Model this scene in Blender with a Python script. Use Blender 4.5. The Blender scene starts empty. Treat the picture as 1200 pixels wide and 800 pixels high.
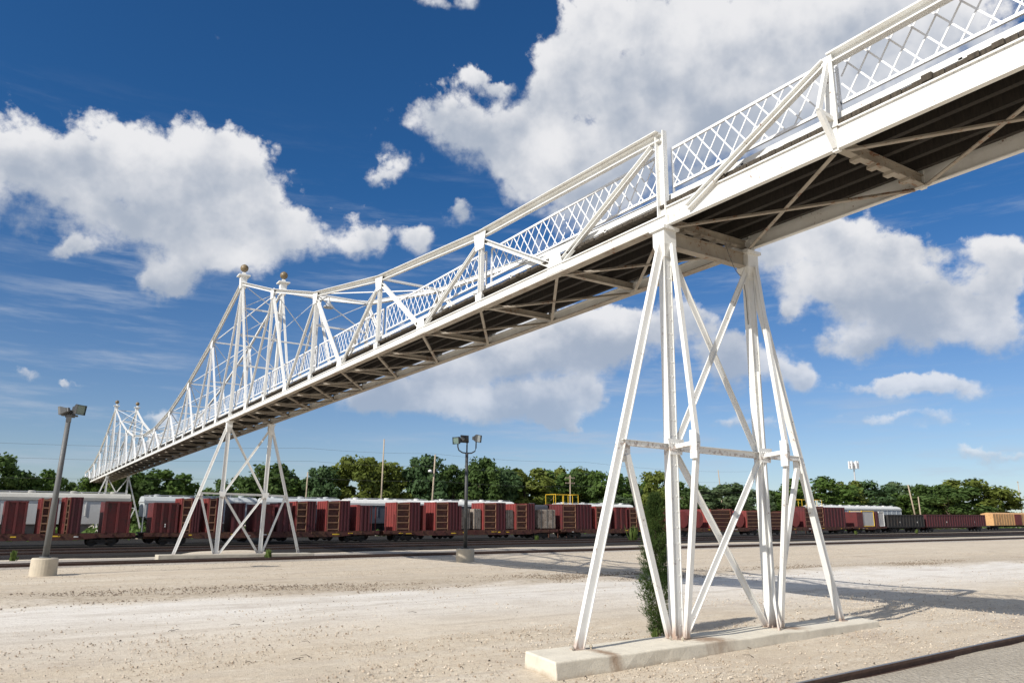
import bpy, bmesh, math, random
from mathutils import Vector, Matrix, Quaternion, noise as mnoise
random.seed(7)
R = math.radians
scn = bpy.context.scene
COL = scn.collection

# ------------------------------------------------------------------ helpers
def gz(x, y=0.0):
    """height of the yard: it rises very gently along the tracks"""
    return -0.24 + 0.0131 * max(-420.0, min(900.0, x))

class MB:
    def __init__(s):
        s.v = []; s.f = []; s.m = []; s.cur = 0
    def face(s, pts):
        n = len(s.v); s.v += [tuple(p) for p in pts]; s.f.append(tuple(range(n, n + len(pts)))); s.m.append(s.cur)
    def hexa(s, c):
        n = len(s.v); s.v += [tuple(p) for p in c]
        for q in ((0,3,2,1),(4,5,6,7),(0,1,5,4),(1,2,6,5),(2,3,7,6),(3,0,4,7)):
            s.f.append(tuple(n + i for i in q)); s.m.append(s.cur)
    def box(s, x0, x1, y0, y1, z0, z1):
        s.hexa([(x0,y0,z0),(x1,y0,z0),(x1,y1,z0),(x0,y1,z0),(x0,y0,z1),(x1,y0,z1),(x1,y1,z1),(x0,y1,z1)])
    def beam(s, p, q, w, h, up=(0,0,1), ow=0.0, oh=0.0):
        p = Vector(p); q = Vector(q); a = (q - p).normalized(); u = Vector(up)
        sd = a.cross(u)
        if sd.length < 1e-4: sd = a.cross(Vector((1,0,0)))
        sd.normalize(); n = sd.cross(a)
        c = []
        for b in (p, q):
            for i, j in ((-1,-1),(1,-1),(1,1),(-1,1)):
                c.append(b + sd * (i * w / 2 + ow) + n * (j * h / 2 + oh))
        s.hexa(c)
    def chan(s, p, q, w, d, up, sgn=1, t=.03, fl=None):
        """channel: web of width w, two flanges of depth d that open toward sgn*up"""
        s.beam(p, q, w - .004, t, up, 0, -sgn * d / 2)
        for i in (-1, 1): s.beam(p, q, t * 1.1, d + t, up, i * (w / 2 - t * .55), 0)
    def rivets(s, p, q, up, off, sgn, half, step=.16):
        p = Vector(p); q = Vector(q); a = (q - p).normalized(); u = Vector(up); sd = a.cross(u).normalized(); L = (q - p).length
        n = int(L / step)
        for i in range(n):
            for e in (-half, half):
                c = p + a * (step * (i + .5)) + sd * e + u * off
                s.hexa([c + a * (x * .011 * k) + sd * (y * .011 * k) + u * (sgn * h) for h, k in ((0, 1), (.012, .6)) for x, y in ((-1,-1),(1,-1),(1,1),(-1,1))])
    def tube(s, pts, r, n=8, r1=None, cap=True):
        pts = [Vector(p) for p in pts]; rings = []
        for i, p in enumerate(pts):
            t = (pts[min(i + 1, len(pts) - 1)] - pts[max(i - 1, 0)]).normalized()
            ref = Vector((0,0,1)) if abs(t.z) < .9 else Vector((1,0,0))
            a = t.cross(ref).normalized(); b = t.cross(a)
            rr = r if r1 is None else r + (r1 - r) * i / (len(pts) - 1)
            k = len(s.v); rings.append(k)
            for j in range(n):
                an = 2 * math.pi * j / n
                s.v.append(tuple(p + a * math.cos(an) * rr + b * math.sin(an) * rr))
        for i in range(len(pts) - 1):
            for j in range(n):
                k = (j + 1) % n
                s.f.append((rings[i] + j, rings[i] + k, rings[i+1] + k, rings[i+1] + j)); s.m.append(s.cur)
        if cap:
            s.f.append(tuple(rings[0] + j for j in range(n))); s.m.append(s.cur)
            s.f.append(tuple(rings[-1] + j for j in range(n))); s.m.append(s.cur)
    def lathe(s, prof, n=16, org=(0,0,0), axis='z'):
        o = Vector(org); rings = []
        for r, z in prof:
            k = len(s.v); rings.append(k)
            for j in range(n):
                a = 2 * math.pi * j / n; c, d = r * math.cos(a), r * math.sin(a)
                s.v.append(tuple(o + Vector((c, d, z) if axis == 'z' else (c, z, d))))
        for i in range(len(prof) - 1):
            for j in range(n):
                k = (j + 1) % n
                s.f.append((rings[i] + j, rings[i] + k, rings[i+1] + k, rings[i+1] + j)); s.m.append(s.cur)
        for q in (rings[0], rings[-1]):
            s.f.append(tuple(q + j for j in range(n))); s.m.append(s.cur)
    def prism(s, prof, axis, a0, a1):
        """extrude a closed 2D outline along x or y"""
        def pt(u, v, t): return (t, u, v) if axis == 'x' else (u, t, v)
        n = len(s.v); k = len(prof)
        s.v += [pt(u, v, a0) for u, v in prof] + [pt(u, v, a1) for u, v in prof]
        s.f.append(tuple(range(n, n + k))); s.m.append(s.cur); s.f.append(tuple(range(n + k, n + 2*k))); s.m.append(s.cur)
        for i in range(k):
            j = (i + 1) % k; s.f.append((n + i, n + j, n + k + j, n + k + i)); s.m.append(s.cur)
    def build(s, name, mats, parent=None, loc=(0,0,0), smooth=False, bevel=0, fix=True):
        me = bpy.data.meshes.new(name); me.from_pydata(s.v, [], s.f)
        if not isinstance(mats, (list, tuple)): mats = [mats]
        for m in mats: me.materials.append(m)
        if len(mats) > 1: me.polygons.foreach_set('material_index', s.m)
        if fix:
            bm = bmesh.new(); bm.from_mesh(me); bmesh.ops.recalc_face_normals(bm, faces=bm.faces); bm.to_mesh(me); bm.free()
        if smooth: me.polygons.foreach_set('use_smooth', [True] * len(me.polygons))
        me.update()
        o = bpy.data.objects.new(name, me); COL.objects.link(o); o.location = loc
        if parent is not None: o.parent = parent
        if bevel:
            b = o.modifiers.new('bevel', 'BEVEL'); b.width = bevel; b.segments = 2; b.limit_method = 'ANGLE'
        return o

def tag(o, label, cat, group=None):
    o['label'] = label; o['category'] = cat
    if group: o['group'] = group
    return o
def thing(name, label, cat, loc=(0,0,0), rot=(0,0,0), group=None):
    o = bpy.data.objects.new(name, None); COL.objects.link(o); o.empty_display_size = .3
    o.location = loc; o.rotation_euler = rot
    return tag(o, label, cat, group)
def node(name, parent, loc=(0,0,0)):
    o = bpy.data.objects.new(name, None); COL.objects.link(o); o.parent = parent; o.location = loc
    return o
KIDS = {}
def copy_tree(o, parent=None):
    c = o.copy(); COL.objects.link(c)
    if parent is not None: c.parent = parent
    for ch in list(o.children): copy_tree(ch, c)
    return c
def kind(o, k): o['kind'] = k; return o

# ------------------------------------------------------------------ materials
class NT:
    def __init__(s, name):
        s.m = bpy.data.materials.new(name); s.m.use_nodes = True; s.t = s.m.node_tree; s.N = s.t.nodes; s.L = s.t.links
        s.N.clear(); s.out = s.N.new('ShaderNodeOutputMaterial'); s.b = s.N.new('ShaderNodeBsdfPrincipled')
        s.L.new(s.b.outputs[0], s.out.inputs[0]); s._tc = None
    def tc(s, k='Object'):
        if s._tc is None: s._tc = s.N.new('ShaderNodeTexCoord')
        return s._tc.outputs[k]
    def pos(s):
        g = s.N.new('ShaderNodeNewGeometry'); return g.outputs['Position']
    def noise(s, vec, scale, detail=4, rough=.6, stretch=None, dist=0):
        if stretch:
            mp = s.N.new('ShaderNodeMapping'); mp.inputs['Scale'].default_value = stretch; s.L.new(vec, mp.inputs[0]); vec = mp.outputs[0]
        n = s.N.new('ShaderNodeTexNoise'); n.inputs['Scale'].default_value = scale; n.inputs['Detail'].default_value = detail
        n.inputs['Roughness'].default_value = rough; n.inputs['Distortion'].default_value = dist; s.L.new(vec, n.inputs['Vector'])
        return n.outputs['Fac']
    def vor(s, vec, scale, feat='F1', out='Distance'):
        n = s.N.new('ShaderNodeTexVoronoi'); n.feature = feat; n.inputs['Scale'].default_value = scale; s.L.new(vec, n.inputs['Vector']); return n.outputs[out]
    def ramp(s, fac, pts):
        r = s.N.new('ShaderNodeValToRGB'); e = r.color_ramp.elements
        while len(e) < len(pts): e.new(.5)
        for q, (p, c) in zip(e, pts):
            q.position = p; q.color = (c, c, c, 1) if isinstance(c, (int, float)) else (*c, 1)
        s.L.new(fac, r.inputs[0]); return r.outputs[0]
    def mix(s, fac, a, b, mode='MIX'):
        n = s.N.new('ShaderNodeMix'); n.data_type = 'RGBA'; n.blend_type = mode
        for i, v in ((0, fac), (6, a), (7, b)):
            if hasattr(v, 'links'): s.L.new(v, n.inputs[i])
            elif i == 0: n.inputs[0].default_value = v
            else: n.inputs[i].default_value = (*v, 1) if not isinstance(v, (int, float)) else (v, v, v, 1)
        return n.outputs[2]
    def math(s, op, a, b=0.0, c=None, clamp=False):
        n = s.N.new('ShaderNodeMath'); n.operation = op; n.use_clamp = clamp
        for i, v in enumerate((a, b, c)):
            if v is None: continue
            if hasattr(v, 'links'): s.L.new(v, n.inputs[i])
            else: n.inputs[i].default_value = v
        return n.outputs[0]
    def sep(s, vec):
        n = s.N.new('ShaderNodeSeparateXYZ'); s.L.new(vec, n.inputs[0]); return n.outputs
    def set(s, color=None, rough=.6, metal=0, bump=None, bs=.3, bd=.02, spec=None):
        if color is not None:
            if hasattr(color, 'links'): s.L.new(color, s.b.inputs['Base Color'])
            else: s.b.inputs['Base Color'].default_value = (*color, 1)
        if hasattr(rough, 'links'): s.L.new(rough, s.b.inputs['Roughness'])
        else: s.b.inputs['Roughness'].default_value = rough
        s.b.inputs['Metallic'].default_value = metal
        if spec is not None: s.b.inputs['Specular IOR Level'].default_value = spec
        if bump is not None:
            b = s.N.new('ShaderNodeBump'); b.inputs['Strength'].default_value = bs; b.inputs['Distance'].default_value = bd
            s.L.new(bump, b.inputs['Height']); s.L.new(b.outputs[0], s.b.inputs['Normal'])
        return s.m

def weathered(name, base, dirt, rust=(.19,.075,.03), rust_amt=.62, dirt_amt=.5, rough=.5, scale=1.0, bump=True, foot=False):
    t = NT(name); p = t.pos()
    n1 = t.noise(p, 1.3 * scale, 6, .65); n2 = t.noise(p, 9 * scale, 5, .7); n3 = t.noise(p, 5 * scale, 6, .75, (1, 1, .16))
    c = t.mix(t.ramp(n1, [(.35, 0), (.75, dirt_amt)]), base, dirt)
    c = t.mix(t.ramp(n3, [(.55, 0), (.8, dirt_amt * .7)]), c, dirt)
    c = t.mix(t.ramp(t.math('MULTIPLY', n2, t.math('ADD', n1, .5)), [(rust_amt, 0), (rust_amt + .06, .85)]), c, rust)
    if foot:
        z = t.sep(p)[2]; d = t.math('ADD', z, t.math('MULTIPLY', t.math('SUBTRACT', n3, .5), 1.1))
        c = t.mix(t.ramp(d, [(.0, .75), (.16, .35), (.42, 0)]), c, (.26,.13,.06))
        j = t.math('ABSOLUTE', t.math('SUBTRACT', z, 3.88)); d = t.math('ADD', j, t.math('MULTIPLY', t.math('SUBTRACT', n2, .5), .9))
        c = t.mix(t.ramp(d, [(-.12, 0), (-.06, .45), (.05, 0)] if False else [(.0, .5), (.03, 0)]), c, rust)
    return t.set(c, t.ramp(n2, [(.3, rough - .1), (.7, rough + .15)]), bump=n2 if bump else None, bs=.05, bd=.006)

M = {}
M['white'] = weathered('white_paint', (.80,.80,.775), (.52,.48,.40), rust_amt=.67, dirt_amt=.36, rough=.5, foot=True)
M['white_far'] = weathered('white_paint_upper', (.80,.80,.79), (.66,.65,.60), rust_amt=.74, dirt_amt=.3, rough=.5)
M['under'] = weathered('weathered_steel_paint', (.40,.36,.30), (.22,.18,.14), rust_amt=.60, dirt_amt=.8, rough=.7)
M['white_lat'] = weathered('railing_paint', (.80,.80,.80), (.68,.68,.66), rust_amt=.78, dirt_amt=.25, rough=.5)
def wood(name, a, b):
    t = NT(name); p = t.pos(); n = t.noise(p, 3.5, 6, .7, (1.0, 6.0, 1.0)); k = t.noise(p, 1.1, 3, .6)
    return t.set(t.mix(t.ramp(n, [(.3, 0), (.75, 1)]), a, b), .9, bump=n, bs=.5, bd=.02)
M['plank'] = wood('dark_weathered_planks', (.026,.021,.016), (.10,.08,.056))
M['stringer'] = wood('dark_timber', (.016,.014,.012), (.045,.036,.028))

def concrete(name, base=(.50,.47,.41), stains=()):
    t = NT(name); p = t.tc('Object'); n = t.noise(p, 2.2, 7, .7); f = t.noise(p, 26, 5, .7); st = t.noise(p, 6, 5, .7, (1, 1, .12))
    c = t.mix(t.ramp(n, [(.3, 0), (.72, .8)]), base, tuple(v * .72 for v in base))
    c = t.mix(t.ramp(f, [(.55, 0), (.75, .35)]), c, (.30,.27,.22))
    for (cx, cy, rx, ry) in stains:
        mp = t.N.new('ShaderNodeMapping'); mp.vector_type = 'TEXTURE'
        mp.inputs['Location'].default_value = (cx, cy, 0); mp.inputs['Scale'].default_value = (rx, ry, 1.2); t.L.new(p, mp.inputs[0])
        ln = t.N.new('ShaderNodeVectorMath'); ln.operation = 'LENGTH'; t.L.new(mp.outputs[0], ln.inputs[0])
        d = t.math('ADD', ln.outputs[1], t.math('MULTIPLY', t.math('SUBTRACT', st, .5), 1.6))
        c = t.mix(t.ramp(d, [(.25, .75), (1.0, 0)]), c, (.20,.095,.035))
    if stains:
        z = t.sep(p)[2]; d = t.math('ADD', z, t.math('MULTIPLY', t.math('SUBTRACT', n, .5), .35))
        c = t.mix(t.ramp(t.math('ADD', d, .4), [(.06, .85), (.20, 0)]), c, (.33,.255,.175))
    return t.set(c, .88, bump=f, bs=.45, bd=.025)
M['concrete'] = concrete('lamp_concrete', (.55,.48,.37))

# ground: packed yard gravel with paler road strips along the tracks (their own tint, in world metres)
def ground_mat():
    t = NT('yard_gravel'); p = t.pos(); X, Y, Z = t.sep(p)
    big = t.noise(p, .11, 5, .6, (.35, 1, 1)); mid = t.noise(p, .8, 6, .65, (.55, 1, 1)); fine = t.noise(p, 18, 6, .75); peb = t.vor(p, 28); peb2 = t.vor(p, 9)
    yy = t.math('ADD', Y, t.math('MULTIPLY', t.math('SUBTRACT', mid, .5), 4.2))
    yy = t.math('ADD', yy, t.math('MULTIPLY', t.math('SUBTRACT', big, .5), 6.0))
    yy = t.math('ADD', yy, t.math('MULTIPLY', X, .085))
    tan = t.mix(t.ramp(mid, [(.3, 0), (.7, 1)]), (.555,.462,.345), (.655,.57,.445))
    tan = t.mix(t.ramp(big, [(.35, 0), (.7, .7)]), tan, (.525,.435,.325))
    road = t.mix(t.ramp(mid, [(.3, 0), (.75, 1)]), (.78,.745,.69), (.68,.635,.57))
    band = t.ramp(t.math('DIVIDE', yy, 40.0, clamp=True), [(.08, 0), (.19, .5), (.29, .95), (.37, .95), (.44, 0)])
    c = t.mix(band, tan, road)
    # darker loose-stone ridge at the far lip of the road strip
    # wheel tracks along the road
    w = t.noise(p, .75, 3, .5, (.03, 1, 1))
    c = t.mix(t.ramp(w, [(.5, 0), (.68, .32)]), c, (.70,.65,.57))
    w2 = t.noise(p, 1.6, 4, .6, (.04, 1, 1))
    c = t.mix(t.ramp(w2, [(.53, 0), (.70, .45)]), c, (.40,.335,.26))
    # pebbles
    med = t.noise(p, 5.5, 5, .8); off = t.math('SUBTRACT', 1.0, t.math('MULTIPLY', band, .55))
    c = t.mix(t.math('MULTIPLY', off, t.ramp(med, [(.32, .7), (.45, 0)])), c, (.31,.24,.17))
    c = t.mix(t.math('MULTIPLY', off, t.ramp(med, [(.54, 0), (.66, .6)])), c, (.64,.57,.45))
    c = t.mix(t.ramp(fine, [(.35, .65), (.48, 0)]), c, (.29,.23,.165))
    c = t.mix(t.ramp(fine, [(.55, 0), (.70, .65)]), c, (.68,.63,.54))
    vc = t.vor(p, 15, 'F1', 'Color'); vs = t.sep(vc)
    c = t.mix(t.math('MULTIPLY', t.ramp(t.vor(p, 15), [(.16, 1), (.30, 0)]), t.ramp(vs[0], [(.62, 0), (.75, .7)])), c, t.mix(vs[1], (.25,.19,.14), (.74,.69,.60)))
    c = t.mix(t.ramp(peb, [(.05, .35), (.25, 0)]), c, (.66,.59,.48))
    ridge = t.ramp(t.math('DIVIDE', yy, 40.0, clamp=True), [(.395, 0), (.435, .9), (.50, .5), (.68, .1)])
    c = t.mix(t.math('MULTIPLY', ridge, t.ramp(med, [(.40, .9), (.58, .15)])), c, (.27,.215,.155))
    mot = t.noise(p, 1.5, 5, .7, (.35, 1, 1)); mo2 = t.noise(p, 3.2, 4, .7, (.6, 1, 1))
    c = t.mix(t.ramp(mot, [(.36, .32), (.53, 0)]), c, (.40,.335,.26))
    c = t.mix(t.ramp(mo2, [(.55, 0), (.70, .40)]), c, (.70,.645,.55))
    sp = t.noise(p, .28, 3, .6); c = t.mix(t.ramp(sp, [(.60, 0), (.72, .35)]), c, (.33,.25,.20))
    h = t.math('ADD', t.math('MULTIPLY', fine, .7), t.math('MULTIPLY', t.ramp(peb, [(0, 1), (.5, 0)]), .5))
    return t.set(c, .95, bump=h, bs=.55, bd=.035, spec=.25)
M['ground'] = ground_mat()
def ballast(name, a, b, d, sc=10):
    t = NT(name); p = t.pos(); n = t.noise(p, sc, 5, .75); v = t.vor(p, sc * 1.6); l = t.noise(p, .5, 4, .6, (.3, 1, 1))
    c = t.mix(t.ramp(n, [(.35, 0), (.65, 1)]), a, b); c = t.mix(t.ramp(l, [(.45, 0), (.7, .6)]), c, d)
    return t.set(c, .95, bump=t.math('ADD', n, v), bs=.7, bd=.06, spec=.2)
M['ballast_dark'] = ballast('oily_dark_ballast_and_shade', (.009,.008,.0075), (.045,.040,.036), (.018,.016,.015))  # dark ballast; its near-black also paints the shade under the train
M['ballast_pale'] = ballast('pale_ballast', (.26,.225,.19), (.56,.51,.44), (.20,.17,.14))
M['packed'] = ballast('packed_grey_fines', (.36,.315,.25), (.50,.45,.37), (.30,.26,.21), 9)
def rail_m():
    t = NT('rusty_rail'); p = t.pos(); n = t.noise(p, 6, 5, .7); return t.set(t.mix(t.ramp(n, [(.3, 0), (.7, 1)]), (.055,.030,.022), (.12,.07,.05)), .75, .2)
M['rail'] = rail_m()
t = NT('worn_rail_head'); M['railhead'] = t.set((.30,.27,.25), .35, .9)
M['red'] = weathered('red_paint_shaded', (.125,.019,.019), (.065,.014,.016), rust=(.055,.026,.022), rust_amt=.55, dirt_amt=.7, rough=.62, scale=.5)  # rack-side red, darkened so the shade of grazing sun is in the colour
M['red2'] = weathered('red_paint_sunlit', (.24,.040,.034), (.13,.028,.027), rust=(.10,.045,.03), rust_amt=.60, dirt_amt=.6, rough=.65, scale=.5)  # sun-facing plates: sunlight put into a brighter red, shared by drums and door
M['maroon'] = weathered('maroon_paint', (.080,.013,.018), (.045,.011,.014), rust=(.06,.03,.02), rust_amt=.6, dirt_amt=.6, rough=.6, scale=.5)
M['frame'] = weathered('grimy_brown_red_and_shade', (.075,.019,.016), (.03,.013,.011), rust=(.10,.045,.022), rust_amt=.50, dirt_amt=.8, rough=.75, scale=.6)  # grimy deck colour, also used to paint shade inside the racks
M['black'] = weathered('grimy_black', (.018,.017,.017), (.034,.028,.024), rust=(.07,.035,.02), rust_amt=.60, dirt_amt=.6, rough=.7, scale=.6)
M['hop_white'] = weathered('chalky_white_car_paint', (.72,.72,.69), (.52,.50,.45), rust_amt=.74, dirt_amt=.5, rough=.55, scale=.5)
M['hop_grey'] = weathered('pale_grey_car_paint', (.50,.53,.54), (.36,.36,.35), rust_amt=.72, dirt_amt=.6, rough=.55, scale=.5)
M['hop_slate'] = weathered('slate_car_paint', (.085,.10,.125), (.055,.06,.075), rust_amt=.72, dirt_amt=.6, rough=.6, scale=.5)
M['tank'] = weathered('dark_tank_paint', (.035,.037,.045), (.07,.06,.055), rust_amt=.72, dirt_amt=.6, rough=.5, scale=.5)
M['roofgrey'] = weathered('dusty_roof_paint', (.47,.46,.42), (.33,.31,.27), rust_amt=.72, dirt_amt=.7, rough=.7, scale=.5)
M['orange'] = weathered('sun_bleached_orange_paint', (.62,.36,.15), (.50,.27,.12), rust=(.2,.07,.03), rust_amt=.58, dirt_amt=.6, rough=.65, scale=.4)
M['yellow'] = weathered('safety_yellow_paint', (.78,.50,.03), (.55,.34,.03), rust_amt=.75, dirt_amt=.3, rough=.5)
M['greyload'] = weathered('dusty_wrapped_load', (.36,.31,.26), (.19,.145,.105), rust=(.12,.08,.055), rust_amt=.52, dirt_amt=.9, rough=.8, scale=.9)
M['greypanel'] = weathered('grey_panel', (.46,.45,.44), (.33,.32,.31), rust_amt=.76, dirt_amt=.4, rough=.6)
M['rung'] = weathered('worn_tan_rungs', (.26,.15,.085), (.17,.06,.045), rust_amt=.6, dirt_amt=.7, rough=.7)
M['stencil'] = NT('stencil_white').set((.70,.69,.66), .7)
M['lamp_metal'] = weathered('lamp_grey_metal', (.13,.135,.135), (.085,.08,.075), rust=(.12,.07,.04), rust_amt=.66, dirt_amt=.6, rough=.55)
M['lamp_dark'] = weathered('lamp_dark_metal', (.035,.037,.038), (.06,.055,.05), rust_amt=.75, dirt_amt=.4, rough=.5)
t = NT('floodlight_glass'); M['glass'] = t.set((.13,.19,.17), .12, 0); t.b.inputs['Coat Weight'].default_value = .6
M['reflector'] = NT('floodlight_reflector').set((.62,.66,.66), .22, .7)
M['brass'] = weathered('tarnished_ball', (.23,.165,.085), (.10,.075,.045), rust=(.07,.04,.02), rust_amt=.66, dirt_amt=.8, rough=.42, scale=3)
M['galv'] = NT('galvanised').set((.46,.47,.48), .5, .4)
def polew():
    t = NT('pole_timber'); p = t.pos(); n = t.noise(p, 4, 5, .7, (1, 1, .08)); return t.set(t.mix(n, (.30,.23,.16), (.46,.38,.29)), .9)
M['pole'] = polew()
def bark():
    t = NT('bark'); p = t.tc('Object'); n = t.noise(p, 4, 6, .7, (1, 1, .25)); return t.set(t.mix(n, (.05,.036,.025), (.14,.105,.075)), .95, bump=n, bs=.6, bd=.05)
M['bark'] = bark()
def leaf(name, a, b, c):
    t = NT(name); oi = t.N.new('ShaderNodeObjectInfo'); p = t.tc('Object')
    n = t.noise(p, .9, 3, .6); n2 = t.noise(p, 6, 2, .5)
    col = t.mix(t.ramp(n, [(.35, 0), (.65, 1)]), a, b); col = t.mix(t.ramp(n2, [(.5, 0), (.72, .7)]), col, c)
    col = t.mix(t.math('MULTIPLY', oi.outputs['Random'], .35), col, b)
    m = t.set(col, .7, spec=.25)
    tr = t.N.new('ShaderNodeBsdfTranslucent'); t.L.new(col, tr.inputs[0]); mx = t.N.new('ShaderNodeMixShader'); mx.inputs[0].default_value = .38
    t.L.new(t.b.outputs[0], mx.inputs[1]); t.L.new(tr.outputs[0], mx.inputs[2]); t.L.new(mx.outputs[0], t.out.inputs[0])
    return m
M['leaf0'] = leaf('dark_green_leaves', (.052,.092,.024), (.085,.140,.034), (.12,.18,.048))
M['leaf1'] = leaf('mid_green_leaves', (.066,.118,.024), (.105,.172,.034), (.14,.205,.046))
M['leaf2'] = leaf('yellow_green_leaves', (.105,.140,.026), (.165,.195,.036), (.205,.235,.055))
M['leaf3'] = leaf('blue_green_leaves', (.055,.100,.038), (.080,.140,.052), (.115,.18,.068))
M['leaf4'] = leaf('silvery_green_leaves', (.075,.120,.050), (.13,.18,.085), (.18,.22,.12))
M['needle'] = leaf('cedar_needles', (.034,.066,.016), (.065,.105,.024), (.11,.15,.036))
M['weedleaf'] = leaf('weed_leaves', (.09,.14,.03), (.14,.19,.05), (.2,.23,.07))
M['antenna'] = NT('antenna_white').set((.75,.75,.75), .5)
def pebble_m():
    t = NT('loose_stone'); oi = t.pos(); n = t.noise(oi, 3.1, 2, .5); n2 = t.noise(oi, 11, 4, .6)
    c = t.mix(t.ramp(n, [(.3, 0), (.7, 1)]), (.25,.19,.135), (.60,.53,.43)); c = t.mix(t.ramp(n2, [(.5, 0), (.7, .6)]), c, (.42,.31,.21))
    return t.set(c, .95, spec=.2)
M['pebble'] = pebble_m()
M['clod'] = NT('dark_debris').set((.06,.047,.036), .95)
M['cable'] = NT('cable').set((.10,.10,.095), .6)

# ------------------------------------------------------------------ camera
cam_d = bpy.data.cameras.new('camera'); cam = bpy.data.objects.new('camera', cam_d); COL.objects.link(cam); scn.camera = cam
f_px, pitch, roll, yaw = 895.95, .2367, .011, .5712
fw = Vector((math.cos(pitch) * math.sin(yaw), math.cos(pitch) * math.cos(yaw), math.sin(pitch)))
rt = Vector((math.cos(yaw), -math.sin(yaw), 0)); up = rt.cross(fw)
r2 = rt * math.cos(roll) + up * math.sin(roll); u2 = -rt * math.sin(roll) + up * math.cos(roll)
mw = Matrix((( r2.x, u2.x, -fw.x), (r2.y, u2.y, -fw.y), (r2.z, u2.z, -fw.z))).to_4x4()
mw.translation = Vector((-12.199, -12.368, 2.227)); cam.matrix_world = mw
cam_d.sensor_width = 36; cam_d.lens = f_px / 1200 * 36; cam_d.clip_end = 6000; cam_d.clip_start = .1

# ------------------------------------------------------------------ light + sky
SUN = Vector((-1.39, -.31, 1.0)).normalized()
sd = bpy.data.lights.new('sun', 'SUN'); sd.energy = 5.0; sd.angle = R(.53); sd.color = (1.0, .955, .885)
so = bpy.data.objects.new('sun', sd); COL.objects.link(so); so.rotation_euler = SUN.to_track_quat('Z', 'Y').to_euler(); so.location = (-40, -10, 40)

CL = [(14.695, 2.335, -0.37, -4.718, 18.48, -7.316, 1.0), (13.06, 1.784, -1.63, -3.439, 16.477, -6.378, 1.0), (19.412, 2.288, -3.915, -3.841, 22.05, -8.51, 0.8), (16.888, 1.76, -4.324, -2.541, 16.839, -6.571, 0.95), (8.339, 0.973, -1.509, -2.845, 17.847, -5.841, 0.8), (15.197, 1.297, -4.654, -2.499, 22.457, -7.41, 0.9), (31.179, 1.888, -12.42, -2.898, 38.483, -12.737, 0.75), (13.082, 1.359, -2.84, -4.041, 31.975, -8.889, 0.6), (32.289, 3.739, -5.198, -7.471, 54.36, -14.232, 0.6), (35.438, 4.948, -2.343, -15.901, 85.609, -25.521, 0.5), (13.644, 0.539, -6.764, -1.005, 20.152, -9.719, 0.85), (30.146, 1.727, -12.917, -6.08, 79.126, -33.421, 0.6), (14.898, 0.152, -8.72, -0.12, 21.111, -10.013, 0.7), (20.113, 0.006, -12.413, 0.228, 19.812, -11.032, 0.6), (13.36, -0.412, -9.336, 1.065, 17.428, -11.481, 0.8), (5.637, -0.312, -4.408, 0.902, 9.139, -5.658, 1.1), (5.83, -0.626, -5.448, 1.84, 9.647, -7.15, 1.1), (10.401, -1.518, -10.871, 5.094, 18.779, -16.383, 0.9), (9.303, -0.145, -6.236, 0.41, 13.373, -6.08, 1.0), (36.443, 1.075, -19.448, -2.37, 71.325, -38.838, 0.4), (46.614, 1.452, -23.776, -1.694, 46.168, -17.816, 0.6), (34.121, 1.494, -15.756, -2.226, 41.767, -14.656, 0.65), (19.597, 0.85, -10.005, -3.392, 66.728, -41.507, 0.5), (7.944, 0.002, -4.902, -0.009, 21.354, -4.935, 0.95), (8.029, 0.242, -4.0, -0.565, 21.413, -4.043, 0.55), (10.495, 0.226, -5.567, -0.701, 41.109, -5.538, 0.65), (26.315, -0.361, -17.715, 0.289, 45.247, -7.79, 0.65), (40.73, -0.154, -25.797, -0.29, 113.411, -14.979, 0.5), (22.874, 1.214, -9.194, -1.59, 41.587, -5.794, 0.5), (20.134, -0.883, -15.841, 1.604, 32.792, -10.181, 0.6), (15.828, -0.921, -13.457, 1.113, 22.205, -5.642, 0.85), (45.555, -3.409, -41.993, 2.475, 43.487, -10.3, 0.5), (13.117, -1.122, -12.319, 2.491, 21.504, -9.438, 0.85), (15.604, -1.663, -16.215, 1.957, 15.449, -6.243, 0.95), (25.959, -2.599, -25.928, 4.479, 33.022, -15.147, 0.5), (24.385, -3.195, -27.713, 5.869, 33.197, -16.57, 0.8), (17.46, -2.148, -19.664, 3.741, 30.998, -10.81, 0.85), (13.801, -1.362, -14.176, 4.287, 62.733, -14.54, 0.75), (43.167, -4.817, -47.267, 3.572, 106.155, -12.302, 0.55), (42.323, -5.078, -48.024, 4.765, 136.104, -15.6, 0.35), (47.6, 6.652, -0.814, -11.536, 105.951, -15.957, 0.6), (98.523, 12.971, -5.478, -20.391, 207.324, -29.677, 0.4), (35.799, 3.919, -5.544, -5.481, 82.682, -9.128, 0.5), (48.976, -3.75, -44.88, 5.866, 68.056, -23.694, 0.4)]

CL += [(9.677, 0.109, -5.553, -0.319, 29.863, -6.887, 0.5), (14.756, -0.322, -10.373, 0.641, 30.125, -7.731, 0.5), (22.627, 1.027, -9.813, -1.526, 45.499, -6.526, 0.35), (14.837, 0.043, -8.996, -0.285, 50.18, -7.362, 0.4), (18.889, -1.403, -16.832, 2.496, 23.883, -10.601, 0.5), (20.3, -1.84, -19.642, 3.14, 27.826, -11.271, 0.5), (28.707, -3.251, -30.938, 4.037, 34.129, -12.302, 0.5), (17.389, -1.577, -17.078, 4.801, 54.289, -17.046, 0.4), (19.077, -2.03, -20.252, 5.434, 72.978, -17.46, 0.4), (30.596, -3.891, -34.678, 5.263, 35.255, -14.965, 0.5), (13.933, -1.358, -14.314, 4.702, 101.274, -16.742, 0.05), (16.23, -0.948, -13.933, 2.434, 94.661, -13.783, 0.05), (14.303, -0.249, -9.745, 0.821, 30.41, -11.113, 0.5)]

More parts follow.
